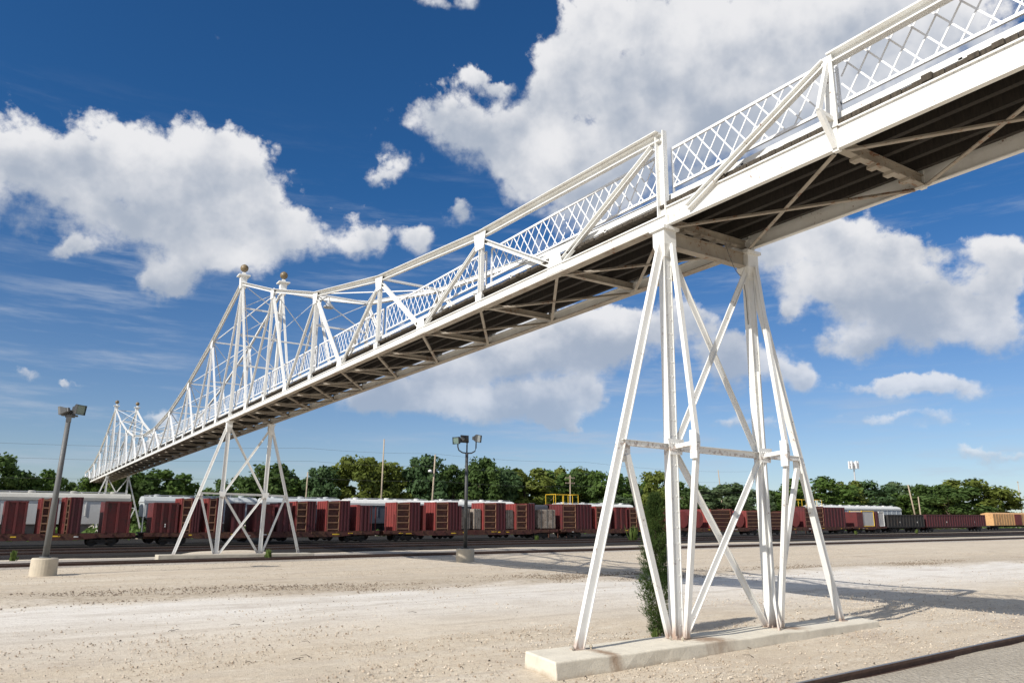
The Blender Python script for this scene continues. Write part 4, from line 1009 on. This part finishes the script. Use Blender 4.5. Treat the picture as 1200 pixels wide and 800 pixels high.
def hopper(label, xa, xb, yb, side, roof, h=5.3, low=None, round_=False):
    L = xb - xa; xc = (xa + xb) / 2; t = car_root('hopper_car', label, 'rail car', xc, yb, 'covered hopper cars behind the red flatcars')
    b = MB(); hw = 1.5
    prof = [(-L/2 + .1, 2.9), (-L/2 + .1, h - .75), (L/2 - .1, h - .75), (L/2 - .1, 2.9), (L/2 - 2.4, 2.1), (-L/2 + 2.4, 2.1)]
    b.prism(prof, 'y', -hw, hw)
    n = int(L / 1.9)
    for i in range(n + 1):
        x = -L/2 + .3 + (L - .6) * i / n
        for sy in (-1, 1): y = sy * hw; b.box(x - .05, x + .05, min(y + sy * .001, y + sy * .06), max(y + sy * .001, y + sy * .06), 2.95, h - .95)
    # hopper chutes
    for i in range(3):
        c = (i - 1) * (L - 5.5) / 3
        b.hexa([(c + q * w_, j * v, z) for z, w_, v in ((1.0, .35, .5), (2.099, 1.5, 1.3)) for q, j in ((-1,-1),(1,-1),(1,1),(-1,1))])
    b.build('body', M[side], t)
    b = MB()
    for sy in (-1, 1): y = sy * hw; b.box(-L/2, L/2, min(y + sy * .002, y + sy * .09), max(y + sy * .002, y + sy * .09), h - .92, h - .62)
    b.prism([(-hw - .002, h - .748), (-hw * .8, h - .30), (-hw * .35, h - .12), (hw * .35, h - .12), (hw * .8, h - .30), (hw + .002, h - .748)], 'x', -L/2 + .02, L/2 - .02)
    rf = b.build('roof', M[roof], t)
    b = MB(); b.box(-L/2 + .3, L/2 - .3, -.62, -.52, h - .02, h + .03); b.box(-L/2 + .3, L/2 - .3, .52, .62, h - .02, h + .03)
    for i in range(int(L / 2.2)): b.box(-L/2 + .8 + i * 2.2, -L/2 + .88 + i * 2.2, -.6, .6, h - .14, h - .02)
    b.build('running_board', M['galv'], rf)
    for i in range(max(3, int(L / 3.2))):
        b = MB(); x = -L/2 + 1.6 + i * (L - 3.2) / (max(3, int(L / 3.2)) - 1); b.lathe([(.36, h - .13), (.36, h + .04), (.30, h + .10)], 14, (x, 0, 0)); b.build('hatch', M[roof], rf)
    b = MB(); b.box(-L/2, L/2, -.3, .3, .7, 1.05)
    for sx in (-1, 1):
        b.box(min(sx * L/2, sx * (L/2 - 2.3)), max(sx * L/2, sx * (L/2 - 2.3)), -1.4, 1.4, 1.051, 1.2)
    b.build('underframe', M['black'], t)
    for sx in (-1, 1):
        b = MB(); x = sx * (L/2 - .12)
        for y in (-1.38, -.9): b.beam((x, y, 1.2), (x, y, h - .5), .06, .06)
        for i in range(9): b.beam((x, -1.38, 1.5 + i * .38), (x, -.9, 1.5 + i * .38), .04, .04)
        for y in (-1.42, 1.42): b.beam((sx * (L/2 - 2.2), y, 1.2), (sx * (L/2 - .2), y, 3.0), .08, .08)
        b.build('end_ladder', M[side], t)
        truck(t, sx * (L/2 - 2.0)); coupler(t, sx * L/2, sx)
    return t
YB = YA + 7.4
hopper('white covered hopper at the far left behind the maroon flatcar', -19.5, -.75, YB, 'hop_white', 'roofgrey', 5.45)
hopper('pale end covered hopper with grey roof behind the middle tower', .55, 13.2, YB, 'hop_grey', 'hop_grey', 5.25)
hopper('second grey roofed hopper directly behind the middle tower legs', 14.0, 24.0, YB, 'hop_slate', 'hop_grey', 5.3)
hopper('slate hopper with bright white roof left of the middle lamp', 24.9, 37.2, YB, 'hop_slate', 'hop_white', 5.3)
hopper('slate hopper with white roof directly behind the middle lamp', 38.0, 51.5, YB, 'hop_slate', 'hop_white', 5.3)
hopper('white roofed hopper behind the yellow guard rail', 60.2, 76.0, YB, 'hop_slate', 'hop_white', 5.15)
hopper('silver grey hopper standing alone right of the near tower', 127.0, 161.0, YB, 'hop_grey', 'hop_white', 5.6)
# tank car
def tankcar(label, xa, xb, yb):
    L = xb - xa; xc = (xa + xb) / 2; t = car_root('tank_car', label, 'rail car', xc, yb, None)
    b = MB(); r = 1.5
    prof = [(.2, -L/2 + .3), (.9, -L/2 + .38), (1.35, -L/2 + .7), (r, -L/2 + 1.1), (r, L/2 - 1.1), (1.35, L/2 - .7), (.9, L/2 - .38), (.2, L/2 - .3)]
    rings = []
    for q, x in prof:
        k = len(b.v); rings.append(k)
        for j in range(24): a = 2 * math.pi * j / 24; b.v.append((x, q * math.cos(a), 3.3 + q * math.sin(a)))
    for i in range(len(prof) - 1):
        for j in range(24): k = (j + 1) % 24; b.f.append((rings[i] + j, rings[i] + k, rings[i+1] + k, rings[i+1] + j)); b.m.append(0)
    b.f.append(tuple(rings[0] + j for j in range(24))); b.f.append(tuple(rings[-1] + j for j in range(24))); b.m += [0, 0]
    b.build('tank', M['tank'], t, smooth=True)
    b = MB(); b.lathe([(.5, 4.75), (.5, 5.0), (.42, 5.05)], 16); b.build('dome', M['tank'], t)
    b = MB(); b.box(-L/2, L/2, -.5, .5, .8, 1.2); b.box(-L/2, -L/2 + 2.2, -1.4, 1.4, 1.201, 1.3); b.box(L/2 - 2.2, L/2, -1.4, 1.4, 1.201, 1.3)
    for x in (-L/2 + 1.6, L/2 - 1.6): b.box(x - .3, x + .3, -1.1, 1.1, 1.301, 2.3)
    b.build('underframe', M['black'], t)
    for sx in (-1, 1): truck(t, sx * (L/2 - 2.2)); coupler(t, sx * L/2, sx)
tankcar('dark round ended tank car behind the large grey bundle', 47.8 + 4.2, 59.4, YB)
def boxcar(label, xa, xb, yb):
    L = xb - xa; xc = (xa + xb) / 2; t = car_root('boxcar', label, 'rail car', xc, yb, None)
    b = MB(); b.box(-L/2, L/2, -1.5, 1.5, 1.1, 4.1); b.prism([(-1.5, 4.102), (0, 4.45), (1.5, 4.102)], 'x', -L/2, L/2)
    n = int(L / 1.5)
    for i in range(n + 1): x = -L/2 + .1 + (L - .2) * i / n; b.box(x - .05, x + .05, -1.56, -1.501, 1.15, 4.05)
    b.build('body', M['orange'], t)
    b = MB(); b.box(-2.0, 2.0, -1.62, -1.561, 1.2, 4.0); b.build('sliding_door', M['red2'], t)
    b = MB(); b.box(-L/2, L/2, -.5, .5, .7, 1.098); b.build('underframe', M['black'], t)
    for sx in (-1, 1): truck(t, sx * (L/2 - 2.6)); coupler(t, sx * L/2, sx)
boxcar('bleached orange boxcar at the far right edge', 206.5, 236.0, YB)
boxcar('second bleached orange boxcar running out of the right edge', 237.2, 262.0, YB)

# ------------------------------------------------------------------ vegetation
def crown_mesh(name, seed, leafm, n=6500, shape='round', ls=.070):
    """unit tree crown: leaf clumps on branch ends; height 1, half width about .45"""
    rg = random.Random(seed); b = MB(); lobes = []
    nl = 26 if shape != 'tall' else 22
    for i in range(nl):
        u = (i + .5) / nl
        z = .20 + .72 * u + rg.uniform(-.05, .05)
        env = {'round': math.sin(math.pi * min(1, (z - .06) / .98)) ** .7, 'tall': math.sin(math.pi * min(1, (z - .02) / 1.0)) ** .55 * .8, 'wide': math.sin(math.pi * min(1, (z) / 1.05)) ** .6 * 1.1}[shape]
        a = i * 2.399 + rg.uniform(-.4, .4); rr = .40 * env * math.sqrt(rg.uniform(.15, 1))
        lobes.append((Vector((rr * math.cos(a), rr * math.sin(a), z)), rg.uniform(.075, .15)))
    for i in range(n):
        c, r = lobes[rg.randrange(nl)]
        d = Vector((rg.gauss(0, 1), rg.gauss(0, 1), rg.gauss(0, 1))).normalized()
        p = c + d * r * (rg.random() ** .45) * rg.choice((1, 1, 1, 1.25)); p.z = max(.06, c.z + (p.z - c.z) * .82)
        nrm = (d + Vector((rg.gauss(0, .6), rg.gauss(0, .6), rg.gauss(.3, .6)))).normalized()
        u = nrm.orthogonal().normalized(); v = nrm.cross(u); an = rg.uniform(0, 6.28)
        u, v = u * math.cos(an) + v * math.sin(an), -u * math.sin(an) + v * math.cos(an)
        s = ls * rg.uniform(.45, 1.0)
        b.face([p - u * s * .5, p - v * s * .38, p + u * s * .5, p + v * s * .38])
    me = bpy.data.meshes.new(name); me.from_pydata(b.v, [], b.f); me.materials.append(leafm); me.update()
    # trunk with limbs
    t = MB(); t.tube([(0, 0, -.04), (.01, .005, .2), (-.01, .01, .45), (.0, 0, .75)], .030, 7, .008)
    for c, r in lobes[::3]:
        t.tube([(0, 0, max(.12, c.z - .25)), c * .55 + Vector((0, 0, (c.z - .15) * .45)), c], .010, 5, .003)
    tm = bpy.data.meshes.new(name + '_trunk'); tm.from_pydata(t.v, [], t.f); tm.materials.append(M['bark']); tm.update()
    return me, tm
CR = {}
for kd in range(5):
    for vv, sh in enumerate(('round', 'wide', 'tall')):
        CR[(kd, vv)] = crown_mesh('crown', 100 + kd * 7 + vv * 31, M['leaf%d' % kd], shape=sh)
KIND = ['dark green', 'mid green', 'yellow green', 'blue green', 'pale silvery green']
TREES = [(-15.3, 150, 12.7, 7.5, 0),(-11.1, 150, 9.6, 5.1, 0),(-8.1, 155, 10.8, 6.3, 1),(-4.2, 160, 11.2, 5.6, 0),(0.4, 150, 9.9, 4.7, 1),(6.1, 175, 12.0, 5.4, 2),(6.8, 136, 11.5, 6.6, 0),(10.3, 138, 11.0, 7.6, 1),(15.1, 150, 9.7, 4.3, 0),(23.9, 160, 9.9, 4.7, 1),(26.9, 155, 11.0, 6.1, 0),(30.0, 150, 10.7, 5.3, 1),(30.8, 140, 13.0, 8.4, 0),(34.9, 140, 12.1, 6.8, 1),(38.5, 135, 13.8, 5.7, 3),(47.8, 150, 12.3, 4.5, 1),(46.9, 135, 14.3, 9.0, 2),(55.3, 138, 13.4, 8.3, 2),(60.7, 135, 14.7, 7.2, 3),(71.6, 150, 12.3, 8.0, 1),(69.6, 138, 13.7, 6.8, 0),(74.3, 135, 14.3, 7.2, 0),(81.5, 138, 16.3, 7.1, 3),(89.7, 140, 13.7, 10.1, 2),(99.5, 145, 14.5, 9.4, 1),(110.7, 150, 14.3, 9.0, 2),(110.2, 145, 14.7, 7.9, 0),(114.5, 142, 14.6, 9.6, 1),(124.5, 145, 14.4, 8.2, 0),(102.2, 120, 8.6, 5.7, 4),(135.7, 150, 12.7, 7.1, 1),(106.1, 112, 12.3, 6.3, 2),(151.5, 150, 13.1, 7.4, 0),(169.7, 160, 12.9, 8.0, 1),(157.6, 140, 13.1, 12.1, 4),(180.7, 150, 10.9, 9.0, 4),(203.8, 160, 12.8, 6.9, 0),(210.9, 160, 13.2, 7.0, 1),(197.7, 140, 15.9, 14.9, 1),(228.9, 150, 14.4, 10.0, 2),(239.9, 150, 15.9, 12.0, 3),(286.7, 170, 14.5, 11.8, 1),(300.4, 170, 16.2, 12.1, 4),(306.4, 165, 16.8, 12.7, 1),(293.6, 150, 17.3, 16.6, 0),(309.0, 148, 18.3, 17.7, 2),(326.3, 150, 12.6, 7.0, 1)]
WHERE = ['cut off by the left edge of the picture', 'low, second from the left edge', 'left of the leaning lamp post', 'right behind the leaning lamp post', 'between the leaning lamp post and the bridge end', 'far behind the end of the bridge', 'under the bridge deck left of its distant tower feet', 'under the bridge deck right of its distant tower', 'small, right of the clump under the bridge', 'just left of the middle tower column', 'seen between the middle tower columns, left one', 'seen between the middle tower columns, right one', 'right beside the right column of the middle tower', 'between the middle tower and the thin bare pole', 'tall and narrow, left of the tall utility pole', 'small, behind the trees left of the tall utility pole', 'round, left half behind the tall utility pole', 'round, right half behind the tall utility pole', 'tall, between the two utility poles', 'low, right of the white lamp on the second pole', 'left behind the middle lamp post', 'just left of the middle lamp pole', 'tallest, just right of the middle lamp post', 'bright, right of the tallest tree by the middle lamp', 'broad, left of the pole with a crossarm', 'bright, behind the pole with a crossarm', 'dark, behind the yellow guard rail', 'right of the left yellow guard rail', 'left of the near tower outer leg', 'short bushy, just above the train left of the near cedar', 'left behind the near cedar', 'bright, rising above the near cedar', 'right behind the left near column', 'behind the slanted white pole', 'large, rounded, between the near tower columns', 'low, left of the right near column', 'low and dark, just left of the right near column', 'low, just right of the right near column', 'large, thinly leaved, right of the near tower', 'under the antenna mast, left', 'under the antenna mast, right', 'low, right of the silver hopper roof', 'behind the leaning white pole', 'left of the large clump over the red gondola', 'large, left part of the clump over the red gondola', 'large, right part of the clump over the red gondola', 'small, right end of the clump by the orange boxcar']
used = {}
for i, ((x, y, h, w_, kd), wh) in enumerate(zip(TREES, WHERE)):
    rg = random.Random(900 + i); h *= rg.uniform(.88, 1.06); vv = 2 if h / w_ > 2.1 else (1 if w_ > 9 else 0); vv = (vv + (1 if rg.random() < .2 else 0)) % 3
    t = thing('tree', f'{KIND[kd]} tree {wh}', 'tree', (x, y, gz(x)), (0, 0, rg.uniform(0, 6.28)), 'trees beyond the rail yard')
    cm, tm = CR[(kd, vv)]
    for nm, me in (('crown', cm), ('trunk', tm)):
        o = bpy.data.objects.new(nm, me); COL.objects.link(o); o.parent = t; o.scale = (w_ * 1.95, w_ * 1.95, h * 1.05) if nm == 'crown' else (h, h, h)
# far woods behind that read as one mass
b = MB(); rg = random.Random(55)
for i in range(30000):
    x = rg.uniform(-70, 640); y = 178 + rg.random() * 30 + max(0, x - 260) * .25
    hh = 7.5 + 2.6 * mnoise.noise((x * .05, 3, 0)) + 1.6 * mnoise.noise((x * .21, 1, 0)); z = gz(x) + hh * rg.random() ** .6
    nrm = Vector((rg.gauss(0, .7), rg.gauss(-.6, .5), rg.gauss(.5, .5))).normalized(); u = nrm.orthogonal().normalized(); v = nrm.cross(u); s = rg.uniform(.35, .8); p = Vector((x, y, z))
    b.face([p - u * s, p - v * s * .7, p + u * s, p + v * s * .7])
kind(b.build('distant_woodland', M['leaf1'], fix=False), 'stuff')
# undergrowth along the back of the yard
b = MB()
for i in range(16000):
    x = rg.uniform(-60, 420); y = 104 + rg.random() * 24 + x * .03
    hh = 1.6 + 1.4 * mnoise.noise((x * .12, 7, 0)) + .8 * mnoise.noise((x * .5, 2, 0)); z = gz(x) + max(.2, hh) * rg.random() ** .7
    nrm = Vector((rg.gauss(0, .7), rg.gauss(-.6, .5), rg.gauss(.5, .5))).normalized(); u = nrm.orthogonal().normalized(); v = nrm.cross(u); s = rg.uniform(.2, .5); p = Vector((x, y, z))
    b.face([p - u * s, p - v * s * .7, p + u * s, p + v * s * .7])
kind(b.build('undergrowth', M['leaf1'], fix=False), 'stuff')

# the cedar beside the near tower
def cedar(x, y, h):
    t = thing('cedar_bush', 'tall narrow dark green cedar growing behind the left near column', 'shrub', (x, y, gz(x)))
    rg = random.Random(21); b = MB()
    for i in range(560):
        u = rg.random(); z = .10 + (h - .15) * u; env = .50 * (1 - u) ** .55 * min(1, .30 + u * 2.6) * (1 + .25 * mnoise.noise((u * 7, 2, 0)))
        a = rg.uniform(0, 6.283); r1 = env * rg.uniform(.55, 1.12); d = Vector((math.cos(a), math.sin(a), rg.uniform(.55, 1.3))).normalized()
        base = Vector((math.cos(a) * r1 * .25, math.sin(a) * r1 * .25, z - .12)); L = r1 * rg.uniform(.9, 1.2) + .06
        for j in range(44):
            k = rg.random() ** .6; p = base + d * L * k + Vector((rg.gauss(0, .035), rg.gauss(0, .035), rg.gauss(0, .04)))
            q = (d + Vector((rg.gauss(0, .5), rg.gauss(0, .5), rg.gauss(.25, .45)))).normalized(); sd_ = q.orthogonal().normalized(); an = rg.uniform(0, 6.28); sd_ = Quaternion(q, an) @ sd_
            ll = rg.uniform(.03, .075)
            b.face([p - sd_ * .006, p + sd_ * .006, p + q * ll + sd_ * .003, p + q * ll - sd_ * .003])
    b.build('foliage', M['needle'], t, fix=False)
    b = MB(); b.tube([(0, 0, -.1), (.02, .01, .5), (-.02, .0, 1.4), (0, 0, h * .8)], .05, 7, .012)
    for i in range(16):
        a = rg.uniform(0, 6.28); z = rg.uniform(.12, 1.0); b.tube([(0, 0, z), (math.cos(a) * .2, math.sin(a) * .2, z + .15), (math.cos(a) * .42, math.sin(a) * .42, z + .22)], .008, 4, .003)
    b.build('trunk', M['bark'], t)
cedar(1.03, 1.72, 3.35)
def weed(label, x, y, h, n=90, z=None):
    rg = random.Random(int(x * 10)); b = MB()
    for i in range(n):
        a = rg.uniform(0, 6.28); l = h * rg.uniform(.35, 1); w_ = h * .35
        p0 = Vector((rg.gauss(0, .08) * h, rg.gauss(0, .08) * h, 0)); p1 = p0 + Vector((math.cos(a) * w_ * rg.random(), math.sin(a) * w_ * rg.random(), l)); s = Vector((-math.sin(a), math.cos(a), 0)) * h * .05
        m = p0.lerp(p1, .6) + s * 1.5; k = p0.lerp(p1, .6) - s * 1.5
        b.face([p0, m, p1, k])
    o = b.build('weed', M['weedleaf'], fix=False); o.location = (x, y, gz(x) - .02 if z is None else z); tag(o, label, 'weed', 'weeds in the ballast')
weed('small dry weed at the foot of the cedar', .55, 1.35, .28, 60)
weed('low weed tuft right of the cedar trunk', 1.5, 1.9, .22, 50)
weed('green weed at the right column foot of the middle tower', 3.25, 42.2, .8)
weed('yellowish weed beside the dark track left of the leaning lamp', -11.4, 49.0, .8)
weed('tall thin weed just left of the near tower outer leg', 52.6, 60.6, 2.2, 60)
weed('bushy weed between the near tower outer leg and the cedar', 56.0, 60.2, 1.6)
weed('weed beside the dark track behind the near cross bracing', 34.5, 44.5, .55)
weed('weed clump under the black gondola', 143.0, 77.0, 1.0)
weed('weed clump under the short flatcar with framed panels', 118.0, 74.0, .9)
weed('weed at the base of the red flatcar near the middle lamp', 44.0, 68.8, .9)

# ------------------------------------------------------------------ poles, wires, mast
def pole(name, label, x, y, h, r, cross=0, lean=(0, 0), mat='pole', lampw=False, cat='utility pole'):
    t = thing(name, label, cat, (x, y, gz(x)), group='poles beyond the rail yard')
    b = MB(); b.tube([(0, 0, -.2), (lean[0], lean[1], h)], r, 8, r * .65); b.build('pole', M[mat], t, smooth=True)
    for i in range(cross):
        b = MB(); z = h - .6 - i * 1.1; b.beam((-1.2, 0, z), (1.2, 0, z), .14, .14)
        for x_ in (-1.1, -.5, .5, 1.1): b.lathe([(.06, z + .07), (.06, z + .25)], 6, (x_, 0, 0))
        b.build('crossarm', M[mat], t)
    if lampw:
        b = MB(); b.tube([(0, 0, h - 3.2), (-.5, -.3, h - 2.9)], .05, 6); b.build('lamp_arm', M['galv'], t)
        b = MB(); b.lathe([(.10, -.25), (.34, -.15), (.34, .05), (.14, .2)], 12, (-.6, -.35, h - 2.9)); b.build('lamp_head', M['antenna'], t)
pole('utility_pole', 'tall thin utility pole rising above the yellow green trees', 40.6, 110, 16.2, .17, 0)
pole('utility_pole', 'utility pole carrying a small white lamp', 50.0, 110, 14.0, .2, 0, (.5, 0), lampw=True)
pole('utility_pole', 'thin bare pole right of the middle tower', 27.7, 110, 10.2, .15, 0)
pole('utility_pole', 'pole with a crossarm above the yellow guard rail', 88.0, 120, 12.0, .16, 2)
pole('utility_pole', 'leaning bleached pole behind the black gondola', 271.0, 150, 15.4, .32, 0, (-3.6, 0))
pole('utility_pole', 'short bleached pole just right of the leaning pole', 273.8, 150, 11.2, .28, 0, (-.5, 0))
pole('utility_pole', 'pole with a small box near the right edge', 441.0, 190, 23.0, .28, 1)
pole('utility_pole', 'slanted white pole behind the bowed brace of the near tower', 168.2, 150, 17.4, .2, 0, (-1.6, 0))
mt = thing('antenna_mast', 'slender distant antenna mast with white panel antennas above the trees', 'antenna', (402.4, 260, gz(402.4)))
b = MB(); b.tube([(0, 0, 0), (0, 0, 36)], .6, 8, .35); b.build('mast', M['galv'], mt)
for k in range(6):
    a = k * math.pi / 3 + .2; b = MB(); cx_, cy_ = 2.4 * math.cos(a), 2.4 * math.sin(a)
    b.box(cx_ - .5, cx_ + .5, cy_ - .3, cy_ + .3, 32.0, 36.4); b.beam((0, 0, 34), (cx_, cy_, 34), .2, .2); b.build('antenna_panel', M['antenna'], mt)
for i, (z0, z1, yy) in enumerate(((11.6, 12.2, 108.6), (9.0, 9.8, 109.6), (13.4, 15.0, 110.6))):
    b = MB()
    xs = [-60, 27.7, 50.0, 88.0, 150.0]
    for xa, xb in zip(xs, xs[1:]):
        pts = []
        for j in range(9):
            u = j / 8; x = xa + (xb - xa) * u; pts.append((x, yy + .12 * max(0, x - 50), gz(x) + z0 + (z1 - z0) * (x + 60) / 210 - 1.1 * 4 * u * (1 - u) * (xb - xa) / 90))
        b.tube(pts, .014, 4)
    tag(b.build('power_line', M['cable']), ('middle power line sagging in front of the treeline', 'lowest power line sagging just above the train roofs', 'highest power line strung across the sky left of the poles')[i], 'cable', 'power lines behind the train')

# ------------------------------------------------------------------ loose stones and debris in the yard
def scatter(name, mat, n, x0, x1, y0, y1, smin, smax, seed, dens=None):
    rg = random.Random(seed); b = MB(); k = 0; cxy = Vector((-12.2, -12.37))
    while k < n:
        x = rg.uniform(x0, x1); y = rg.uniform(y0, y1)
        dv = Vector((x, y)) - cxy; di = dv.length
        if di < 7.5 or rg.random() > min(1, (12 / di) ** 1.1): continue
        ang = math.atan2(dv.x, dv.y)
        if not (-.10 < ang < 1.25): continue
        if -4.4 < x < 7.4 and abs(y - .0 - .09 * (x - 1.5)) < .75: continue
        s = smin + (smax - smin) * rg.random() ** 3.2; p = Vector((x, y, gz(x) + s * .12 + .01))
        if dens and rg.random() > dens(x, y): continue
        n0 = len(b.v); a0 = rg.uniform(0, 6.28)
        for j in range(5):
            a = a0 + j * 1.2566 + rg.uniform(-.25, .25); rr = s * rg.uniform(.7, 1.1); b.v.append((p.x + rr * math.cos(a), p.y + rr * math.sin(a), p.z - s * .25))
        t0 = len(b.v); 
        for j in range(3):
            a = a0 + j * 2.09 + rg.uniform(-.3, .3); rr = s * rg.uniform(.3, .6); b.v.append((p.x + rr * math.cos(a), p.y + rr * math.sin(a), p.z + s * rg.uniform(.35, .75)))
        b.f += [(t0, t0+1, t0+2), (n0, n0+1, t0), (n0+1, n0+2, t0+1, t0), (n0+2, n0+3, t0+1), (n0+3, n0+4, t0+2, t0+1), (n0+4, n0, t0, t0+2)]; b.m += [0] * 6; k += 1
    return kind(b.build(name, mat, fix=False), 'stuff')
def dn(x, y):
    v = y + .085 * x
    base = .5 if v < 7 else (.12 if v < 16.2 else (1.0 if v < 19 else .35))
    return base * (.4 + .9 * max(0, mnoise.noise((x * .3, y * .3, 9)) + .35))
scatter('loose_gravel', M['pebble'], 60000, -14, 60, -6, 40, .008, .036, 5, dn)
scatter('dark_debris', M['clod'], 1500, -14, 60, -4, 40, .006, .032, 8, dn)
def dr(x, y):
    v = y + .085 * x; return max(0, 1 - abs(v - 18.5) / 3.2) * (.3 + max(0, mnoise.noise((x * .25, y * .3, 4)) + .3))
M['darkstone'] = NT('dark_loose_stone').set((.19,.15,.11), .95)
scatter('dark_gravel', M['darkstone'], 15000, -14, 62, 10, 24, .012, .055, 12, dr)
b = MB(); rg = random.Random(77)
for i in range(26):
    x = rg.uniform(-9, 10); y = rg.uniform(-2, 9); a = rg.uniform(0, 3.14); l = rg.uniform(.10, .35); z = gz(x) + .03
    b.tube([(x, y, z), (x + l * .5 * math.cos(a), y + l * .5 * math.sin(a), z + .02), (x + l * math.cos(a + .25), y + l * math.sin(a + .25), z)], .008, 4, .004)
kind(b.build('twigs', M['bark'], fix=False), 'stuff')
